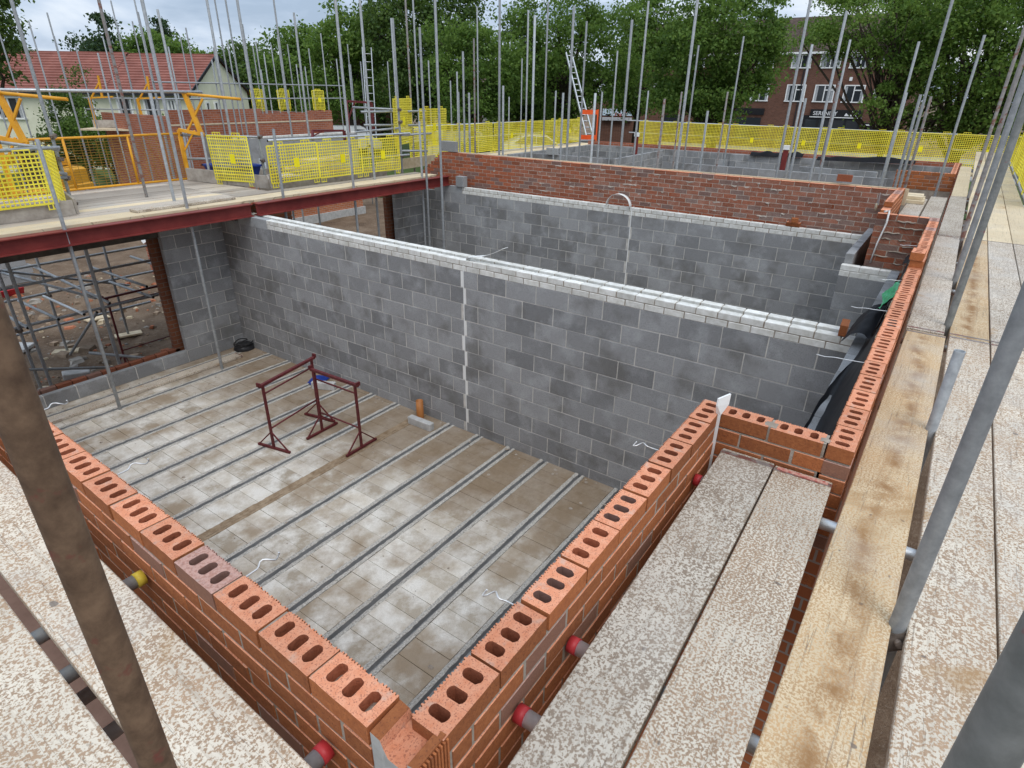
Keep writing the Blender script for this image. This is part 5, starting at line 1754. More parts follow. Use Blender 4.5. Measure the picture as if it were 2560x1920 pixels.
# blue mortar tub and drum-like tray behind the toe board
bt = root('mortar_tub', (6.75, 11.55, -0.40), 'dark blue mortar tub behind the hanging mesh guard', 'tub')
mb = MB()
for z, hx, hy in ((0.0, 0.28, 0.36), (0.30, 0.36, 0.46), (0.30, 0.33, 0.43), (0.04, 0.26, 0.34)):
    mb.v += [(-hx, -hy, z), (hx, -hy, z), (hx, hy, z), (-hx, hy, z)]
for i in range(3):
    for k in range(4):
        mb.face((4 * i + k, 4 * i + (k + 1) % 4, 4 * i + 4 + (k + 1) % 4, 4 * i + 4 + k))
mb.face((12, 13, 14, 15))
mb.face((3, 2, 1, 0))
ob('body', mb.mesh('body', M_BLUE), bt)
ob('rim', MB().box(-0.38, 0.38, -0.48, -0.44, 0.28, 0.315).box(-0.38, 0.38, 0.44, 0.48, 0.28, 0.315).box(-0.38, -0.35, -0.48, 0.48, 0.28, 0.315).box(0.35, 0.38, -0.48, 0.48, 0.28, 0.315).mesh('rim', M_BLUE), bt)
for k in range(5):
    board(6.6, 8.4, 11.0 + 0.232 * k, 11.222 + 0.232 * k, -0.44, 'p', 'platform board under the blue mortar tub', group='boards under the blue tub')
for (x, y, z) in ((8.5, 11.2, -0.25), (9.2, 11.6, -0.2)):
    ob('plank_stack', MB().box(-0.8, 0.8, -0.15, 0.15, 0, 0.04).box(-0.75, 0.82, -0.14, 0.16, 0.042, 0.08).mesh('plank_stack', M_WOOD), None, (x, y, z), 0.2, label='short stack of pale planks behind the mesh guards', cat='timber stack', group='plank stacks behind the mesh guards')
toe((6.6, 10.5), (10.0, 10.5), -0.55, -0.30, 'weathered toe board behind the row of mesh guards')
toe((6.6, 12.4), (10.0, 12.6), -0.60, -0.35, 'weathered toe board at the back of the tub platform')

# ------------------------------------------------------------------ trees
M_BARK = simple('bark', (0.035, 0.028, 0.02), (0.075, 0.06, 0.045), 9, 0.95, rnd=0.1, bmp=0.6, bs=20)
LEAF = {
    'dark': mk_leaf('leaf_dark', (0.036, 0.074, 0.020), (0.098, 0.165, 0.042), (0.180, 0.260, 0.075), 0.46),
    'mid': mk_leaf('leaf_mid', (0.056, 0.116, 0.024), (0.140, 0.240, 0.048), (0.235, 0.340, 0.085), 0.52),
    'light': mk_leaf('leaf_light', (0.080, 0.160, 0.030), (0.165, 0.270, 0.054), (0.265, 0.365, 0.092), 0.52),
    'con': mk_leaf('leaf_conifer', (0.018, 0.040, 0.020), (0.042, 0.078, 0.038), (0.070, 0.115, 0.052), 0.25),
}


def leaf_mesh(name, cen, nrm, size, asp, mat):
    n = len(cen)
    up = rng.normal(size=(n, 3))
    a = np.cross(nrm, up)
    a /= np.linalg.norm(a, axis=1, keepdims=True) + 1e-9
    b = np.cross(nrm, a)
    s = size[:, None]
    # a leaf is a folded diamond: tip, two sides, base
    v = np.empty((n, 4, 3))
    v[:, 0] = cen - a * s * asp
    v[:, 1] = cen + b * s * 0.5 + nrm * s * 0.12
    v[:, 2] = cen + a * s * asp
    v[:, 3] = cen - b * s * 0.5 + nrm * s * 0.12
    me = bpy.data.meshes.new(name)
    me.vertices.add(4 * n)
    me.vertices.foreach_set('co', v.reshape(-1))
    me.loops.add(4 * n)
    me.loops.foreach_set('vertex_index', np.arange(4 * n, dtype=np.int32))
    me.polygons.add(n)
    me.polygons.foreach_set('loop_start', np.arange(0, 4 * n, 4, dtype=np.int32))
    me.materials.append(mat)
    me.update(calc_edges=True)
    return me


def tree(name, label, base, blobs, leaf, nclump, per, lsize, trunk_r=0.25, trunk_h=3.0, spread=0.55, group=None, up=0.4, limbs=20, droop=0.0, flat=0.6, shell=0.5, seed=0):
    """blobs: (dx, dy, z, rx, ry, rz) ellipsoids measured from the foot; clumps of leaves fill them"""
    global rng
    rng = np.random.default_rng(100 + seed)
    r = root(name, (base[0], base[1], GZ), label, 'tree' if 'bush' not in name and 'hedge' not in name else 'bush', group)
    nclump = int(nclump * 0.66)
    vol = np.array([b[3] * b[4] * b[5] for b in blobs]) ** 0.8
    pick = rng.choice(len(blobs), nclump, p=vol / vol.sum())
    d = rng.normal(size=(nclump, 3))
    d /= np.linalg.norm(d, axis=1, keepdims=True)
    rad = rng.random(nclump) ** (1 / 3) * (1 - shell) + shell
    rad *= np.where(rng.random(nclump) < 0.22, 1.0 + 0.32 * rng.random(nclump), 1.0)
    B = np.array(blobs)[pick]
    cen = B[:, :3] + d * rad[:, None] * B[:, 3:]
    cen += rng.normal(scale=0.25, size=cen.shape)
    cs = 0.88 * spread * (0.55 + 0.8 * rng.random(nclump))
    cnt = (1.4 * per * (0.5 + rng.random(nclump))).astype(int)
    idx = np.repeat(np.arange(nclump), cnt)
    off = rng.normal(size=(len(idx), 3)) * np.array((1, 1, flat))
    p = cen[idx] + off * cs[idx][:, None]
    p[:, 2] -= droop * (off[:, 0] ** 2 + off[:, 1] ** 2) * cs[idx]
    out = off / (np.linalg.norm(off, axis=1, keepdims=True) + 1e-6)
    nr = rng.normal(size=p.shape) * 0.75 + out * 0.5 + np.array((0, 0, up))
    nr /= np.linalg.norm(nr, axis=1, keepdims=True)
    sz = 0.66 * lsize * (0.6 + 0.8 * rng.random(len(p)))
    crown = ob('crown', leaf_mesh('crown', p, nr, sz, 0.75, LEAF[leaf]), r)
    mb = MB()
    top = np.array((0.0, 0.0, trunk_h))
    bend = rng.normal(scale=0.12, size=2)
    pts = [(0, 0, -0.2), (bend[0] * .4, bend[1] * .4, trunk_h * .35), (bend[0], bend[1], trunk_h * .7), (bend[0], bend[1], trunk_h)]
    mb.path(pts, [trunk_r * 1.35, trunk_r, trunk_r * .9, trunk_r * .8], 9)
    tip = np.array(pts[-1])
    order = rng.permutation(nclump)[:limbs]
    for k in order:
        c = cen[k]
        h = 0.35 + 0.5 * rng.random()
        m1 = tip * (1 - h) + c * h + np.array((0, 0, 0.08 * np.linalg.norm(c - tip)))
        m1[:2] += rng.normal(scale=0.25, size=2)
        st_ = np.array((tip[0], tip[1], trunk_h * (0.6 + 0.4 * rng.random())))
        r0 = trunk_r * (0.28 + 0.25 * rng.random())
        mb.path([st_, st_ * 0.45 + m1 * 0.55 + rng.normal(scale=0.12, size=3), m1, c], [r0, r0 * .75, r0 * .5, r0 * .15], 6)
        near = cen[np.argsort(np.linalg.norm(cen - m1, axis=1))[1:4]]
        for q in near:
            mb.path([m1, (m1 + q) / 2 + rng.normal(scale=0.1, size=3), q], [r0 * .45, r0 * .3, r0 * .1], 5)
    ob('trunk', mb.mesh('trunk', M_BARK), r)
    return r


def tz(d, tan):        # height above the tree foot of a sight line
    return CAM[2] + d * tan - GZ


tree('broadleaf_tree', 'tall dark broadleaf tree behind the tube tower', AZ(42.6, 50), [(0, 0, tz(50, .06), 3.9, 3.9, 4.3), (1.2, -1.0, tz(50, .11), 2.6, 2.6, 3.2), (-1.2, 1.5, tz(50, .07), 2.6, 2.6, 2.8), (0, 0, tz(50, .01), 3.2, 3.2, 2.4)], 'dark', 330, 100, 0.24, 0.34, 5.0, 0.6, limbs=22, seed=1)
tree('broadleaf_tree', 'bright green tree left of the dark tall tree', AZ(49.2, 54), [(0, 0, tz(54, .03), 2.6, 2.6, 3.6), (0.5, -.5, tz(54, .06), 1.8, 1.8, 1.9), (-.8, 1.4, tz(54, .02), 1.9, 1.9, 2.4)], 'light', 190, 90, 0.25, 0.22, 4.0, 0.55, seed=2)
tree('broadleaf_tree', 'lower tree beside the cream gable end', AZ(53.3, 60), [(0, 0, tz(60, .012), 2.6, 2.6, 3.2), (.8, -1, tz(60, .045), 1.4, 1.4, 1.7)], 'mid', 150, 90, 0.27, 0.2, 3.5, 0.6, seed=3)
tree('broadleaf_tree', 'light green spreading tree in front of the white house', AZ(38.6, 41), [(0, 0, tz(41, .02), 2.5, 2.5, 2.5), (-.6, .9, tz(41, .05), 1.6, 1.6, 1.6), (1, -1.3, tz(41, .03), 1.5, 1.5, 1.6), (0, 0, tz(41, -.02), 2.1, 2.1, 1.1)], 'mid', 200, 110, 0.18, 0.2, 3.6, 0.48, limbs=18, seed=4)
tree('broadleaf_tree', 'airy tall tree behind the ladder with sky showing through', AZ(30.6, 46), [(0, 0, tz(46, .04), 3.7, 3.7, 3.0), (-.4, .6, tz(46, .095), 2.9, 2.9, 2.3), (-1.9, 3.1, tz(46, .085), 1.3, 1.3, 1.1), (-1.6, 2.6, tz(46, .05), 1.3, 1.3, 1.0), (1.4, -2.4, tz(46, .06), 2.0, 2.0, 2.8), (0, 0, tz(46, .0), 3.4, 3.4, 1.5)], 'mid', 300, 90, 0.2, 0.3, 4.6, 0.5, limbs=34, seed=5)
tree('broadleaf_tree', 'dense dark green tree shading the shop fronts', AZ(18.3, 40), [(0, 0.3, tz(40, .055), 3.0, 3.0, 3.0), (0.5, 0.9, tz(40, .11), 2.5, 2.5, 2.3), (.2, -1.6, tz(40, .045), 1.4, 1.4, 2.2), (0, 2.2, tz(40, .03), 1.7, 1.7, 2.3), (0, 0.4, tz(40, .0), 2.9, 2.9, .8)], 'mid', 380, 120, 0.17, 0.32, 3.2, 0.44, limbs=18, seed=6)
tree('broadleaf_tree', 'feathery tree with dark branches in front of the shop sign', AZ(5.6, 30), [(0, .6, tz(30, .085), 2.6, 2.6, .9), (.5, 2.0, tz(30, .10), 1.9, 1.9, 1.0), (0, 3.0, tz(30, .075), .9, .9, .5), (-.4, -0.4, tz(30, .035), 1.3, 1.3, 1.2), (-.6, -0.1, tz(30, .0), 1.0, 1.1, .8), (0, 1.1, tz(30, -.018), .8, .5, .22), (0, -2.6, tz(30, .06), 1.6, 1.6, 1.7)], 'light', 240, 120, 0.105, 0.13, 4.4, 0.30, limbs=40, droop=.25, flat=.45, seed=7)
tree('broadleaf_tree', 'thick green tree beyond the right walkway end', AZ(0.8, 31), [(0, 0, tz(31, .06), 3.2, 3.2, 2.8), (0, 1.2, tz(31, .1), 2.4, 2.4, 2.0), (0, 0, tz(31, .0), 2.6, 2.6, 1.4), (0, -2.6, tz(31, .05), 2.4, 2.4, 2.6)], 'mid', 400, 120, 0.13, 0.26, 3.8, 0.4, limbs=26, seed=8)
tree('broadleaf_tree', 'leafy branches of a tall tree above the orange roof', AZ(74.9, 34), [(0, 0, tz(34, .08), 2.4, 2.4, 2.4), (1.0, -1.6, tz(34, .075), 1.0, 1.0, 1.3), (0.6, -1.0, tz(34, .03), 1.0, 1.0, 1.0)], 'dark', 170, 100, 0.17, 0.22, 4.0, 0.4, seed=9)
gbk = 'trees behind the red roof'
tree('conifer_tree', 'dark clipped conifer behind the red roof', AZ(66.6, 88), [(0, 0, tz(88, .02), 3.0, 3.0, 2.8), (.6, -1, tz(88, .05), 1.0, 1.0, 2.2)], 'con', 120, 80, 0.36, 0.3, 3, 0.6, seed=10)
tree('broadleaf_tree', 'wispy grey green tree behind the red roof', AZ(64.9, 90), [(0, 0, tz(90, .03), 2.4, 2.4, 2.2)], 'mid', 46, 50, 0.34, 0.2, 3, 0.6, seed=11)
tree('broadleaf_tree', 'rounded green tree behind the middle of the red roof', AZ(62.6, 88), [(0, 0, tz(88, .025), 3.6, 3.6, 2.9)], 'mid', 130, 80, 0.36, 0.3, 3, 0.7, seed=12)
tree('conifer_tree', 'pointed conifer above the red ridge', AZ(62.4, 96), [(0, 0, tz(96, .03), 1.5, 1.5, 4.0), (0, 0, tz(96, .06), .6, .6, 1.8)], 'con', 80, 70, 0.34, 0.3, 3, 0.5, seed=13)
tree('broadleaf_tree', 'rounded tree right of the pointed conifer', AZ(60.2, 86), [(0, 0, tz(86, .015), 3.6, 3.6, 2.6)], 'mid', 120, 80, 0.36, 0.3, 3, 0.7, seed=14)
tree('broadleaf_tree', 'broad tree line crown right of the cream gable', AZ(56.6, 74), [(0, 0, tz(74, .01), 3.6, 3.6, 2.8), (2, -2.6, tz(74, .005), 2.6, 2.6, 2.4)], 'dark', 170, 90, 0.32, 0.3, 3, 0.7, seed=15)
tree('broadleaf_tree', 'dark tree filling the gap behind the bright green tree', AZ(46.5, 68), [(0, 0, tz(68, .03), 3.6, 3.6, 4.0), (0, 0, tz(68, -.01), 4.0, 4.0, 2.0)], 'dark', 200, 90, 0.3, 0.3, 4, 0.7, seed=16)
tree('broadleaf_tree', 'tree behind the white house roof', AZ(35.6, 78), [(0, 0, tz(78, .005), 3.0, 3.0, 2.2), (-2, 3, tz(78, .0), 3.0, 3.0, 2.2), (2, -4, tz(78, .01), 3.0, 3.0, 2.4)], 'mid', 190, 90, 0.33, 0.3, 4, 0.7, seed=17)
tree('broadleaf_tree', 'low dark tree filling the space under the airy tall tree', AZ(32.0, 56), [(0, 0, tz(56, .0), 3.0, 3.0, 2.4), (-1.6, 2.6, tz(56, -.01), 2.2, 2.2, 2.0)], 'dark', 220, 100, 0.25, 0.28, 3.0, 0.6, seed=18)
tree('broadleaf_tree', 'mid green tree filling between the airy tree and the dense one', AZ(24.6, 52), [(0, 0, tz(52, .03), 2.4, 2.4, 3.0), (0, 0, tz(52, .08), 2.0, 2.0, 2.2), (-.4, .8, tz(52, -.0), 1.6, 1.6, 1.0)], 'mid', 190, 95, 0.22, 0.24, 4.4, 0.5, limbs=18, seed=22)
tree('garden_bush', 'dark climbing bush against the cream house wall', AZ(69.2, 38), [(0, 0, tz(38, -.03), .6, .6, 1.2), (0.2, -.3, tz(38, -.012), .4, .4, .7), (0, 0, tz(38, -.07), 1.3, 1.3, 1.2)], 'dark', 120, 90, 0.12, 0.1, 1.5, 0.3, seed=19)
tree('garden_bush', 'second bush below the cream house windows', AZ(67.4, 36), [(0, 0, tz(36, -.06), 1.6, 1.6, .9), (1.0, -1.6, tz(36, -.07), 1.2, 1.2, .8)], 'mid', 120, 90, 0.12, 0.1, 1.2, 0.3, seed=20)
for i, (az, d, w) in enumerate(((36.0, 46, 2.4), (39.8, 50, 2.6), (33.2, 47, 2.2))):
    tree('hedge_bush', ['clipped hedge bush in front of the brown gable', 'clipped hedge bush in front of the white house garage', 'clipped hedge bush near the ladder top'][i], AZ(az, d), [(0, 0, 1.0, w, w, 1.15)], 'mid', 120, 90, 0.16, 0.1, 0.8, 0.35, seed=30 + i)

# ------------------------------------------------------------------ roads and verges beyond the site
M_KERB = M_CONC
ob('road', MB().box(52, 61, -300, 300, GZ - 0.3, GZ + 0.012).mesh('road', M_TAR), kind='structure')
ob('pavement', MB().box(61, 66.5, -300, 300, GZ - 0.3, GZ + 0.13).box(49, 52, -300, 300, GZ - 0.3, GZ + 0.13).mesh('pavement', M_PAVE), kind='structure')
ob('verge', MB().box(33, 49, -200, 300, GZ - 0.3, GZ + 0.04).mesh('verge', M_GRASS), kind='structure')
ob('lawn', MB().box(-60, 32, 33, 160, GZ - 0.3, GZ + 0.03).mesh('lawn', M_GRASS), kind='structure')

# ------------------------------------------------------------------ buildings
M_SBRICK = mk_brickwork('shop_brickwork', (0.115, 0.048, 0.030), (0.165, 0.072, 0.044), (0.17, 0.13, 0.11))
M_SROOF = simple('brown_tile', (0.055, 0.038, 0.032), (0.12, 0.085, 0.068), 2.2, 0.9, rnd=0)
M_GLASS, gtt, gb0 = newmat('window_glass', 0.08, 0.0, 0.5)
gb0.inputs['Base Color'].default_value = (0.03, 0.035, 0.04, 1)
M_CURT = simple('net_curtain', (0.28, 0.29, 0.30), (0.42, 0.43, 0.44), 12, 0.6, rnd=0.1)
M_SIGNK = simple('black_sign', (0.012, 0.012, 0.014), (0.018, 0.018, 0.02), 4, 0.4, rnd=0)
M_LET = simple('white_lettering', (0.72, 0.72, 0.72), (0.78, 0.78, 0.78), 4, 0.5, rnd=0)
M_REDL = simple('red_lettering', (0.50, 0.03, 0.03), (0.55, 0.04, 0.04), 4, 0.5, rnd=0)
M_PALE = simple('pale_blue_sign', (0.50, 0.62, 0.70), (0.60, 0.70, 0.76), 4, 0.5, rnd=0)
M_CREAM = simple('cream_render', (0.62, 0.61, 0.46), (0.70, 0.69, 0.54), 1.5, 0.9, rnd=0)
M_RROOF = simple('red_roof_tile', (0.215, 0.082, 0.064), (0.30, 0.122, 0.096), 1.3, 0.85, rnd=0.05)
M_OROOF = simple('orange_roof_tile', (0.33, 0.125, 0.08), (0.43, 0.18, 0.115), 1.3, 0.85, rnd=0.05)
M_DARKT = simple('dark_gutter', (0.015, 0.015, 0.018), (0.03, 0.03, 0.033), 3, 0.5, rnd=0)
M_WREND = simple('grey_render', (0.42, 0.42, 0.43), (0.52, 0.52, 0.53), 1.5, 0.9, rnd=0)


def window(parent, c, right, up, out, w, h, mull=2, top=False, curtain=0.0):
    """framed window on a facade: c is the centre on the wall face"""
    c, right, up, out = (Vector(q) for q in (c, right, up, out))
    mb = MB()
    f = 0.09
    mb.obox(c + up * (h / 2 - f / 2) + out * 0.03, right * w / 2, up * f / 2, out * 0.05)
    mb.obox(c - up * (h / 2 - f / 2) + out * 0.04, right * (w / 2 + 0.05), up * f / 2, out * 0.07)
    for s in (-1, 1):
        mb.obox(c + right * s * (w / 2 - f / 2) + out * 0.03, right * f / 2, up * (h / 2 - f), out * 0.05)
    for k in range(1, mull):
        mb.obox(c + right * (w * k / mull - w / 2) + out * 0.025, right * 0.045, up * (h / 2 - f), out * 0.04)
    if top:
        mb.obox(c + right * w * 0.22 + up * h * 0.2 + out * 0.025, right * w * 0.24, up * 0.045, out * 0.035)
    wn = submb('window', mb, parent, M_PVC)
    wl = parent.location
    mbp = MB().obox(c + out * 0.006 - Vector(wl), right * (w / 2 - f), up * (h / 2 - f), out * 0.012)
    ob('pane', mbp.mesh('pane', M_GLASS), wn)
    if curtain:
        for s in (-1, 1):
            mbp = MB().obox(c + out * 0.016 + right * s * (w / 2 - f - w * curtain / 2) - Vector(wl), right * w * curtain / 2, up * (h / 2 - f - 0.01), out * 0.008)
            ob('curtain', mbp.mesh('curtain', M_CURT), wn)


def text_part(s, parent, c, right, up, out, height, mat, name='lettering', th=0.02):
    cu = bpy.data.curves.new(name, 'FONT')
    cu.body = s
    cu.size = height * 1.38
    cu.extrude = th
    cu.align_x = 'LEFT'
    o = bpy.data.objects.new(name, cu)
    COL.objects.link(o)
    dg = bpy.context.evaluated_depsgraph_get()
    me = bpy.data.meshes.new_from_object(o.evaluated_get(dg))
    bpy.data.objects.remove(o)
    me.materials.clear()
    me.materials.append(mat)
    q = ob(name, me, parent)
    r_, u_, o_ = Vector(right), Vector(up), Vector(out)
    m4 = Matrix(((r_.x, u_.x, o_.x, c[0] - parent.location.x), (r_.y, u_.y, o_.y, c[1] - parent.location.y), (r_.z, u_.z, o_.z, c[2] - parent.location.z), (0, 0, 0, 1)))
    q.matrix_local = m4
    return q


# three storey brick block with the shop
SXx = 68.0
sh = root('shop_building', (SXx, 14.0, GZ), 'three storey dark brick block with black salon shop front', 'building')
yL, yR = CAM[1] + 68.5 * math.tan(math.radians(26.5)), CAM[1] + 68.5 * math.tan(math.radians(4.3))
ez = CAM[2] + 0.0545 * 69.5
submb('wall', MB().box(SXx, SXx + 9, yR, yL, GZ, ez - 0.1), sh, M_SBRICK)
rt = ez + 3.2
mb = MB()
nt_ = 24
for k in range(nt_):
    xa, xb = SXx - 0.35 + 4.8 * k / nt_, SXx - 0.35 + 4.8 * (k + 1) / nt_
    za, zb_ = ez - 0.05 + (rt - ez) * k / nt_, ez - 0.05 + (rt - ez) * (k + 1) / nt_
    b = len(mb.v)
    mb.v += [(xa, yR - .2, za + 0.05), (xb, yR - .2, zb_ + 0.02), (xb, yL + .2, zb_ + 0.02), (xa, yL + .2, za + 0.05), (xa, yR - .2, za - 0.03), (xa, yL + .2, za - 0.03)]
    mb.face((b, b + 1, b + 2, b + 3))
    mb.face((b + 4, b, b + 3, b + 5))
b = len(mb.v)
mb.v += [(SXx + 4.45, yR - .2, rt), (SXx + 9.3, yR - .2, ez), (SXx + 9.3, yL + .2, ez), (SXx + 4.45, yL + .2, rt)]
mb.face((b, b + 1, b + 2, b + 3))
b = len(mb.v)
mb.v += [(SXx, yR, ez - 0.1), (SXx + 9, yR, ez - 0.1), (SXx + 4.45, yR, rt - 0.05)]
mb.face((b, b + 1, b + 2))
submb('roof', mb, sh, M_SROOF)
submb('gutter', MB().box(SXx - 0.45, SXx - 0.3, yR, yL, ez - 0.25, ez - 0.08), sh, M_PVC)
submb('downpipe', MB().box(SXx - 0.1, SXx - 0.02, CAM[1] + 68.5 * math.tan(math.radians(12.0)), CAM[1] + 68.5 * math.tan(math.radians(12.0)) + 0.1, GZ, ez), sh, M_DARKT)
RT, UP_, OUT = (0, -1, 0), (0, 0, 1), (-1, 0, 0)


def shy(az):
    return CAM[1] + (SXx - CAM[0]) * math.tan(math.radians(az))


dS = SXx - CAM[0]
for i, az in enumerate((25.4, 22.8, 20.2, 17.6, 15.0, 12.35, 10.3, 8.25, 6.2)):
    w = 1.75
    for (t0, t1, kind) in ((0.0335, 0.0500, 0), (-0.0075, 0.0140, 1)):
        rr = dS / math.cos(math.radians(az))
        z0, z1 = CAM[2] + rr * t0, CAM[2] + rr * t1
        window(sh, (SXx, shy(az), (z0 + z1) / 2), RT, UP_, OUT, w, z1 - z0, 2, kind == 1, 0.26 if kind == 0 else 0.12)
# shop front
z0, z1 = CAM[2] - 0.0425 * dS - 2.2, CAM[2] - 0.0165 * dS
submb('shop_front', MB().box(SXx - 0.12, SXx, shy(7.3), shy(11.5), GZ + 0.1, z1 - 0.55), sh, M_SIGNK)
for k in range(4):
    ya = shy(11.2) - k * 1.2
    submb('shop_pane', MB().box(SXx - 0.135, SXx - 0.125, ya - 1.0, ya, GZ + 0.8, z1 - 0.9), sh, M_GLASS)
fs = submb('fascia_sign', MB().box(SXx - 0.2, SXx, shy(7.3), shy(10.95), z1 - 0.62, z1), sh, M_SIGNK)
submb('sign_edge', MB().box(SXx - 0.22, SXx - 0.005, shy(7.3), shy(10.95), z1 - 0.70, z1 - 0.63), sh, M_PVC)
text_part('SERENITY', sh, (SXx - 0.225, shy(10.75), z1 - 0.50), RT, UP_, OUT, 0.36, M_LET)
yc = shy(8.0)
mb = MB()
b = 0
for (dy, w, h) in ((-0.42, 0.42, 0.26), (0.0, 0.30, 0.46), (0.42, 0.42, 0.26)):
    b = len(mb.v)
    for x in (SXx - 0.235, SXx - 0.215):
        mb.v += [(x, yc + dy - w / 2, z1 - 0.52), (x, yc + dy + w / 2, z1 - 0.52), (x, yc + dy + dy * 0.2, z1 - 0.52 + h)]
    mb.face((b, b + 2, b + 1))
    mb.face((b + 3, b + 4, b + 5))
    for k in range(3):
        j = (k + 1) % 3
        mb.face((b + k, b + j, b + 3 + j, b + 3 + k))
submb('emblem', mb, sh, M_LET)
submb('small_shop_window', MB().box(SXx - 0.1, SXx, shy(5.6), shy(7.0), GZ + 0.8, z1 - 1.25), sh, M_GLASS)
submb('small_canopy', MB().box(SXx - 0.5, SXx, shy(5.4), shy(7.15), z1 - 1.22, z1 - 1.05), sh, M_SIGNK)
submb('canopy_edge', MB().box(SXx - 0.52, SXx - 0.5, shy(5.4), shy(7.15), z1 - 1.25, z1 - 1.16), sh, M_PVC)
submb('alarm_box', MB().box(SXx - 0.1, SXx, shy(8.55), shy(8.75), CAM[2] + 0.019 * dS, CAM[2] + 0.0235 * dS), sh, M_PVC)
submb('wall_lantern', MB().box(SXx - 0.6, SXx - 0.1, shy(4.75), shy(5.0), z1 - 1.5, z1 - 1.0), sh, M_RED)
for (a0, a1) in ((20.6, 22.4), (14.4, 16.6), (17.2, 19.8)):
    submb('shop_fascia', MB().box(SXx - 0.15, SXx, shy(a0), shy(a1), z1 - 0.65, z1 - 0.05), sh, M_SIGNK)
    submb('shop_window', MB().box(SXx - 0.08, SXx, shy(a0) + 0.2, shy(a1) - 0.2, GZ + 0.7, z1 - 0.9), sh, M_GLASS)

# shop with the pale sign, standing proud of the row
pop = root('corner_shop', AZ(26.4, 66, GZ), 'low brick shop with pale blue sign glimpsed under the tree', 'building')
a0, a1 = Vector(AZ(28.2, 66)), Vector(AZ(22.6, 66))
rr = (a1 - a0).normalized()
on = Vector((-rr.y, rr.x, 0))
if on.dot(Vector((CAM[0], CAM[1], 0)) - a0) < 0:
    on = -on
zs0, zs1 = CAM[2] - 0.0345 * 66, CAM[2] - 0.021 * 66
ctr = (a0 + a1) / 2
submb('wall', MB().obox(Vector((ctr.x, ctr.y, (GZ + zs1 + 0.6) / 2)) - on * 2.0, rr * (a1 - a0).length / 2, on * 2.0, Vector((0, 0, (zs1 + 0.6 - GZ) / 2))), pop, M_SBRICK)
sc = (Vector(AZ(27.5, 66)) + Vector(AZ(25.0, 66))) / 2
submb('sign_board', MB().obox(Vector((sc.x, sc.y, (zs0 + zs1) / 2 + 0.14)) + on * 0.08, rr * 1.45, on * 0.06, Vector((0, 0, 0.30))), pop, M_PALE)
submb('awning', MB().obox(Vector((sc.x, sc.y, zs0 - 0.02)) + on * 0.25, rr * 1.45, on * 0.2, Vector((0, 0, 0.14))), pop, M_WREND)
tp = sc - rr * 0.25 + on * 0.16
text_part('Pop C', pop, (tp.x, tp.y, zs0 + 0.25), rr, (0, 0, 1), on, 0.34, M_REDL)
mb = MB()
q = sc - rr * 0.85 + on * 0.16
for k, (dx, dz, s_) in enumerate(((-.2, .38, .09), (.0, .34, .11), (.18, .4, .08), (-.05, .26, .07))):
    mb.obox((q.x + rr.x * dx, q.y + rr.y * dx, zs0 + dz), rr * s_, on * 0.01, Vector((0, 0, s_ * 0.6)))
submb('sign_motif', mb, pop, M_SIGNK)

# cream house with red roof: two joined ranges


def ridge_house(name, label, p0, az_axis, length, depth, eave, ridge, wallm, roofm, gable=True, wins=(), rows=15):
    r = root(name, (p0[0], p0[1], GZ), label, 'house')
    ax = Vector((math.cos(math.radians(az_axis)), math.sin(math.radians(az_axis)), 0))
    dp = Vector((math.sin(math.radians(az_axis)), -math.cos(math.radians(az_axis)), 0))
    O_ = Vector((p0[0], p0[1], 0))
    if dp.dot(O_ - Vector((CAM[0], CAM[1], 0))) < 0:
        dp = -dp

    def P(a, b, z):
        return O_ + ax * a + dp * b + Vector((0, 0, z))
    mb = MB()
    vs_ = [P(0, 0, GZ), P(length, 0, GZ), P(length, depth, GZ), P(0, depth, GZ), P(0, 0, eave), P(length, 0, eave), P(length, depth, eave), P(0, depth, eave), P(0, depth / 2, ridge - 0.1), P(length, depth / 2, ridge - 0.1)]
    mb.v += [tuple(v) for v in vs_]
    for f in ((0, 1, 5, 4), (1, 2, 6, 9, 5), (2, 3, 7, 6), (3, 0, 4, 8, 7)):
        mb.face(f)
    submb('wall', mb, r, wallm)
    mb = MB()
    for side in (0, 1):
        for k in range(rows):
            t0, t1 = k / rows, (k + 1) / rows
            ov = 0.3
            b0_ = -ov + (depth / 2 + ov) * t0
            b1_ = -ov + (depth / 2 + ov) * t1
            sl_ = (ridge - eave) / (depth / 2)
            z0_, z1_ = eave + sl_ * b0_ + 0.10, eave + sl_ * b1_ + 0.02
            if side:
                b0_, b1_ = depth - b0_, depth - b1_
            b = len(mb.v)
            mb.v += [tuple(P(-0.15, b0_, z0_)), tuple(P(length + 0.1, b0_, z0_)), tuple(P(length + 0.1, b1_, z1_)), tuple(P(-0.15, b1_, z1_)), tuple(P(-0.15, b0_, z0_ - 0.10)), tuple(P(length + 0.1, b0_, z0_ - 0.10))]
            mb.face((b, b + 1, b + 2, b + 3))
            mb.face((b + 4, b + 5, b + 1, b))
    rf = submb('roof', mb, r, roofm)
    mb = MB()
    mb.bar(P(-0.17, -0.33, eave - 0.13), P(length, -0.33, eave - 0.13), 0.12, 0.14)
    for s in ((0, 1) if gable else ()):
        mb.bar(P(-0.16, depth * s + (0.3 if s else -0.3), eave - 0.12), P(-0.16, depth / 2, ridge + 0.02), 0.05, 0.16)
    submb('gutter', mb, r, M_DARKT)
    submb('ridge_tiles', MB().bar(P(-0.15, depth / 2, ridge + 0.03), P(length, depth / 2, ridge + 0.03), 0.2, 0.08), r, roofm)
    for (a, zc, w, h) in wins:
        if a >= 0:
            window(r, P(a, 0, zc), ax, (0, 0, 1), -dp, w, h, 2, False, 0.14)
        else:
            window(r, P(0, -a, zc), dp, (0, 0, 1), -ax, w, h, 1, False, 0)
    return r, P


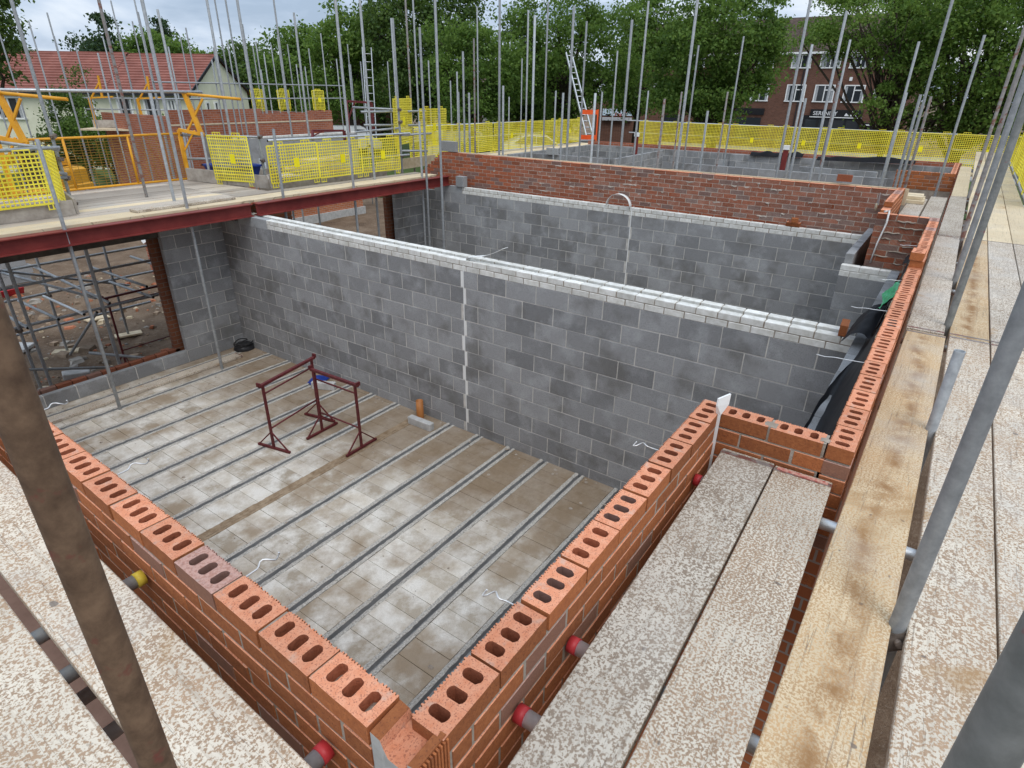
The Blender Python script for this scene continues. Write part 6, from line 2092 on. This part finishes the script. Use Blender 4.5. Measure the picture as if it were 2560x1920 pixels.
G0 = AZ(61.12, 42)
ev = CAM[2] - 0.0065 * 42
rdg = CAM[2] + 0.0386 * 45
ridge_house('cream_house', 'cream rendered house with red tiled roof and plain gable', G0, 121.6, 5.2, 7.0, ev, rdg, M_CREAM, M_RROOF,
            wins=((1.2, ev - .85, .5, 1.0), (2.4, ev - .85, .9, 1.1), (4.0, ev - .85, .9, 1.1), (-2.6, ev - .9, .45, .8), (-1.6, ev - .9, .45, .8)))
a_ = math.radians(121.6)
G1 = (G0[0] + 5.2 * math.cos(a_), G0[1] + 5.2 * math.sin(a_))
ridge_house('cream_house', 'second cream house continuing the red roof to the left', G1, 127, 17.0, 7.0, ev + 0.03, rdg + 0.04, M_CREAM, M_RROOF, gable=False,
            wins=((1.2, ev - .9, 1.3, 1.1), (3.0, ev - .9, .5, 1.1), (5.4, ev - .95, 1.5, 1.2), (7.4, ev - .95, 1.3, 1.2)))
# white house with brown gable among the trees
Wg = AZ(37.9, 62)
ridge_house('white_house', 'grey white rendered house glimpsed behind the light green tree', Wg, -52, 5.0, 6.5, CAM[2] - 0.003 * 62, CAM[2] + 0.017 * 62, M_WREND, M_SROOF, wins=((1.0, -1.6, 0.9, 1.6), (3.6, -0.2, .9, 1.2), (3.6, -2.2, 0.9, 1.8)), rows=8)
Wg2 = AZ(35.7, 60.5)
ridge_house('brown_house', 'brown brick house with pale verge beside the white house', Wg2, -20, 4.6, 6.5, CAM[2] - 0.014 * 60, CAM[2] + 0.015 * 60, M_SBRICK, M_SROOF, rows=8)
Wg3 = AZ(41.5, 66)
ridge_house('brown_house', 'low brown brick house with white garage behind the tube tower', Wg3, -50, 6, 6, CAM[2] - 0.02 * 66, CAM[2] + 0.01 * 66, M_SBRICK, M_SROOF, wins=((1.5, -.8, 1.6, 1.4), (4.3, -1.2, 1.3, 1.6)), rows=8)
Wg4 = AZ(51.0, 72)
ridge_house('distant_house', 'distant house with pinkish roof among the trees', Wg4, -30, 7, 6, CAM[2] - 0.008 * 72, CAM[2] + 0.018 * 72, M_SBRICK, simple('pinkish_tile', (0.22, 0.11, 0.095), (0.30, 0.16, 0.14), 1.5, 0.9, rnd=0), rows=8)

# ------------------------------------------------------------------ new house shell with brick walls on the left
M_NBRICK = mk_brickwork('new_brickwork', (0.28, 0.082, 0.042), (0.38, 0.125, 0.062), (0.34, 0.28, 0.24))
nb = root('new_house_shell', (14.5, 23.0, GZ), 'unfinished brick house shell behind the loading platform', 'building')
submb('front_wall', MB().box(11.0, 18.0, 22.0, 22.12, GZ, 0.42), nb, M_NBRICK)
submb('side_wall', MB().box(11.0, 11.12, 22.12, 27.0, GZ, 0.40), nb, M_NBRICK)
submb('side_wall', MB().box(17.9, 18.0, 22.12, 27.5, GZ, 0.38), nb, M_NBRICK)
submb('wall_cap', MB().box(11.0, 14.6, 22.0, 22.14, 0.42, 0.60), nb, M_NBRICK)
submb('wall_cap', MB().box(16.8, 18.0, 22.0, 22.14, 0.42, 0.50), nb, M_NBRICK)
submb('white_course', MB().box(11.0, 18.0, 21.985, 22.0, 0.10, 0.14), nb, M_WOOD)
nb3 = root('block_shell', (14.0, 20.5, GZ), 'grey block shell topped with white bricks behind the platform', 'building')
submb('front_wall', MB().box(12.0, 17.5, 20.0, 20.1, -1.6, -0.30), nb3, M_BLOCK)
submb('brick_plinth', MB().box(12.0, 17.5, 19.98, 20.1, -3.2, -1.6), nb3, M_BRKW)
submb('footing', MB().box(11.95, 17.55, 19.9, 20.15, GZ - 0.1, -3.2), nb3, M_CONC)
submb('side_wall', MB().box(12.0, 12.1, 20.1, 21.9, GZ, -0.30), nb3, M_BLOCK)
submb('side_wall', MB().box(17.4, 17.5, 20.1, 21.9, GZ, -0.30), nb3, M_BLOCK)
for k in range(25):
    ob('white_brick', ME_WBRICK, nb3, (12.12 + 0.225 * k - 14.0, 20.05 - 20.5, -0.30 - GZ + 0.004))
# scaffold round it: rails, far gate, maroon frames
g3 = 'tubes of the scaffold round the new brick shell'
for z in (0.95, 1.45):
    tube((10.5, 21.5, z), (19.5, 22.8, z), 'g', 'guard rail above the new brick shell', g3)
for k in range(15):
    x = 9.0 + 0.78 * k
    stand(x, 21.4 + 0.1 * k, GZ, 2.2 + 1.5 * ((k * 7) % 5) / 5, 'g', 'thin far standard in front of the new brick shell', g3)
for k in range(12):
    x = 4.6 + 0.72 * k
    stand(x, 25.5 + 0.3 * (k % 3), GZ, 2.6 + 1.2 * ((k * 5) % 4) / 4, 'g', 'thin far standard before the cream house', 'far standards before the cream house')
for i, az in enumerate((56.3, 54.3, 51.6)):
    p = AZ(az, 29)
    guard((p[0] - 0.18, p[1] + 0.14), (p[0] + 0.18, p[1] - 0.14), 0.55, 0.7, 'far yellow mesh guard above the new brick shell', 'far mesh guards on the new shell')
lg = root('loading_gate', AZ(66.3, 29, -0.1), 'smaller orange loading gate on the far scaffold before the cream house', 'gate')
lgl = Vector(lg.location)
rr2 = Vector((ROT[0][0], ROT[0][1], 0)).normalized()
for s in (-1, 1):
    c = lgl + rr2 * 0.9 * s
    submb('gate_post', MB().bar(c, c + Vector((0, 0, 1.0)), 0.08, 0.08).bar(c + Vector((0, 0, 0.9)), c + rr2 * 0.5 + Vector((0, 0, 1.5)), 0.05, 0.05).bar(c + Vector((0, 0, 1.0)), c + rr2 * 0.9 + Vector((0, 0, 1.05)), 0.05, 0.05).bar(c + rr2 * 0.5 + Vector((0, 0, 1.05)), c + rr2 * 0.55 + Vector((0, 0, 1.75)), 0.06, 0.06), lg, M_GATE)
submb('toe_plank', MB().bar(lgl - rr2 * 1.0 + Vector((0, 0, 0.12)), lgl + rr2 * 3.4 + Vector((0, 0, 0.12)), 0.05, 0.26), lg, M_TOE)
submb('deck', MB().obox(lgl + rr2 * 1.2 + Vector((0, 0, -0.06)), rr2 * 2.4, Vector((-rr2.y, rr2.x, 0)) * 0.6, Vector((0, 0, 0.03))), lg, M_WOOD)
submb('gate_rail', MB().tube(lgl - rr2 * 1.1 + Vector((0, 0, 1.0)), lgl + rr2 * 3.2 + Vector((0, 0, 1.0)), 0.024, 8).tube(lgl - rr2 * 1.1 + Vector((0, 0, .62)), lgl + rr2 * 3.2 + Vector((0, 0, .62)), 0.024, 8), lg, M_GALV)
for s in (-0.6, 1.0, 2.6):
    c = lgl + rr2 * s
    submb('support_tube', MB().tube((c.x, c.y, GZ), (c.x, c.y, lgl.z - 0.05), 0.024, 8), lg, M_GALV)
for i, (q0, q1, q2) in enumerate(((Mc(40, 650), Mc(60, 850), Mc(200, 660)), (Lc(2010, 840), Lc(2010, 900), Lc(2212, 840)))):
    a, b, c = (Vector(PD(q, 15.5)) for q in (q0, q1, q2))
    r = root('maroon_frame', tuple(b), ['maroon steel trestle frame standing behind the tube tower', 'low maroon steel frame behind the mesh guards'][i], 'trestle')
    submb('leg', MB().bar(b, a, 0.06, 0.06), r, M_TRES)
    submb('top_bar', MB().bar(a, c, 0.06, 0.05), r, M_TRES)
    submb('brace', MB().bar(a.lerp(b, 0.6), a.lerp(c, 0.35), 0.03, 0.03), r, M_TRES)
    submb('leg', MB().bar(c, Vector((c.x, c.y, b.z)), 0.06, 0.06), r, M_TRES)

# ------------------------------------------------------------------ vehicles glimpsed beyond the mesh
M_VANW = simple('white_van_paint', (0.62, 0.63, 0.64), (0.70, 0.71, 0.72), 1, 0.25, rnd=0, spec=0.5)
M_TYRE = M_BLACK


def vehicle(name, label, cat, loc, rz, prof, width, paint, wins, wheels):
    r = root(name, loc, label, cat, rz=rz)
    mb = MB()
    n = len(prof)
    for s, k in ((-1, 1.0), (1, 1.0)):
        for (x, z) in prof:
            ins = 0.12 if z > 1.15 else 0.0
            mb.v.append((x, s * (width / 2 - ins), z))
    for k in range(n):
        j = (k + 1) % n
        mb.face((k, j, n + j, n + k))
    mb.face(list(range(n))[::-1])
    mb.face(list(range(n, 2 * n)))
    ob('body', mb.mesh('body', paint), r)
    for poly in wins:
        for s in (-1, 1):
            mb = MB()
            for off in (0.0, 0.012):
                for (x, z) in poly:
                    ins = 0.12 if z > 1.15 else 0.02
                    mb.v.append((x, s * (width / 2 - ins + 0.035 + off), z))
            m_ = len(poly)
            mb.face(list(range(m_)))
            mb.face(list(range(m_, 2 * m_)))
            ob('window', mb.mesh('window', M_GLASS), r)
    for x in wheels:
        for s in (-1, 1):
            wh = ob('wheel', MB().tube((x, s * (width / 2 - 0.2), 0.33), (x, s * (width / 2 + 0.01), 0.33), 0.33, 20).mesh('wheel', M_TYRE), r)
            ob('rim', MB().tube((x, s * (width / 2), 0.33), (x, s * (width / 2 + 0.02), 0.33), 0.2, 14).mesh('rim', M_ALU), wh)
    for s in (-1, 1):
        ob('headlight', MB().box(prof[1][0] - 0.04, prof[1][0] + 0.02, s * (width / 2 - 0.3) - 0.15, s * (width / 2 - 0.3) + 0.15, 0.72, 0.88).mesh('headlight', M_GLASS), r)
    return r


carp = [(-2.2, 0.35), (-2.25, 0.75), (-2.1, 0.95), (-1.2, 1.05), (-0.5, 1.55), (0.9, 1.6), (1.9, 1.15), (2.2, 1.0), (2.25, 0.4)]
vanp = [(-2.5, 0.4), (-2.55, 0.9), (-2.0, 1.15), (-1.4, 1.85), (-1.1, 1.98), (2.5, 2.0), (2.55, 0.4)]
vehicle('parked_car', 'white pick-up style car seen through the yellow mesh run', 'car', AZ(33.0, 40, GZ + 0.9), math.radians(33 + 95), carp, 1.8, M_VANW, [[(-1.05, 1.08), (-0.45, 1.48), (0.15, 1.5), (0.15, 1.08)], [(0.22, 1.08), (0.22, 1.5), (0.85, 1.5), (1.5, 1.15)]], (-1.4, 1.4))
vehicle('white_van', 'white van parked behind the tube tower', 'van', AZ(49.6, 52, GZ + 0.3), math.radians(49 + 92), vanp, 1.95, M_VANW, [[(-1.85, 1.2), (-1.35, 1.75), (-0.7, 1.78), (-0.7, 1.2)]], (-1.6, 1.6))
vehicle('white_van', 'white van parked before the low brown house', 'van', AZ(39.6, 47, GZ + 0.2), math.radians(40 + 88), vanp, 1.95, M_VANW, [[(-1.85, 1.2), (-1.35, 1.75), (-0.7, 1.78), (-0.7, 1.2)]], (-1.6, 1.6))
ob('site_bank', MB().prism([(26, 14), (48, 14), (48, 60), (20, 60), (14, 34)], GZ - 0.2, GZ + 0.3).mesh('site_bank', M_GRASS), kind='structure')

# site machine and brick pack seen through the gate
tl = root('telehandler', (9.4, 29.0, GZ + 0.05), 'orange yellow site machine half hidden behind the loading gate', 'site machine', rz=0.5)
M_MACH = simple('machine_paint', (0.62, 0.30, 0.02), (0.74, 0.38, 0.04), 5, 0.5, rnd=0)
ob('chassis', MB().cbox(-1.5, 1.5, -0.55, 0.55, 0.5, 1.15, 0.08).cbox(-0.2, 1.4, -0.5, 0.5, 1.1, 1.75, 0.1).mesh('chassis', M_MACH), tl)
cb = ob('cab', MB().bar((-0.95, -0.45, 1.1), (-0.85, -0.45, 2.55), 0.07, 0.07).bar((-0.95, 0.45, 1.1), (-0.85, 0.45, 2.55), 0.07, 0.07).bar((0.05, -0.45, 1.1), (0.0, -0.45, 2.55), 0.07, 0.07).bar((0.05, 0.45, 1.1), (0.0, 0.45, 2.55), 0.07, 0.07).box(-0.95, 0.1, -0.5, 0.5, 2.52, 2.6).mesh('cab', M_DARKT), tl)
ob('windscreen', MB().box(-0.9, -0.88, -0.42, 0.42, 1.2, 2.5).mesh('windscreen', M_GLASS), cb)
ob('boom', MB().bar((1.3, 0.3, 1.9), (-2.2, 0.3, 2.3), 0.25, 0.28).bar((-2.2, 0.3, 2.35), (-2.5, 0.3, 1.5), 0.2, 0.2).mesh('boom', M_MACH), tl)
ob('bucket', MB().box(-2.9, -2.4, -0.6, 0.8, 1.0, 1.7).mesh('bucket', M_MACH), tl)
for x in (-1.0, 1.0):
    for s_ in (-1, 1):
        wh = ob('wheel', MB().tube((x, s_ * 0.55, 0.42), (x, s_ * 0.85, 0.42), 0.46, 20).mesh('wheel', M_BLACK), tl)
        ob('rim', MB().tube((x, s_ * 0.8, 0.42), (x, s_ * 0.87, 0.42), 0.22, 14).mesh('rim', M_MACH), wh)
bp = root('brick_pack', (7.6, 16.6, GZ), 'pack of bricks with torn white wrapping beyond the loading gate', 'brick pack')
ob('bricks', MB().box(-0.5, 0.5, -0.5, 0.5, 0.1, 1.5).mesh('bricks', M_NBRICK), bp)
ob('wrapping', MB().grid(lambda u, v: (1.1 * (u - .5), 1.1 * (v - .5), 1.52 + 0.12 * mnoise.noise(Vector((u * 5, v * 5, 0))) - 0.5 * (abs(u - .5) * 2) ** 6), 12, 12).mesh('wrapping', M_PVC), bp)
# mortar droppings on the room floor
mb = MB()
for k in range(420):
    if k < 170:
        x, y = 5.3 - abs(random.gauss(0, 0.12)), random.uniform(1.5, 9.5)
    elif k < 260:
        x, y = random.uniform(0.5, 5.2), 9.8 - abs(random.gauss(0, 0.15))
    else:
        x, y = random.uniform(0.4, 5.2), random.uniform(1.2, 9.6)
    s_ = 0.006 + 0.022 * random.random() ** 3
    b = len(mb.v)
    n_ = 6
    for j in range(n_):
        a = 6.283 * j / n_
        r_ = s_ * random.uniform(0.7, 1.3)
        mb.v.append((x + r_ * math.cos(a), y + r_ * math.sin(a), FZ + 0.002))
    mb.v.append((x, y, FZ + 0.004 + s_ * 0.55))
    for j in range(n_):
        mb.face((b + j, b + (j + 1) % n_, b + n_))
ob('mortar_droppings', mb.mesh('mortar_droppings', M_MORT), kind='stuff', label='crumbs of dried mortar scattered over the room floor', cat='mortar crumbs')
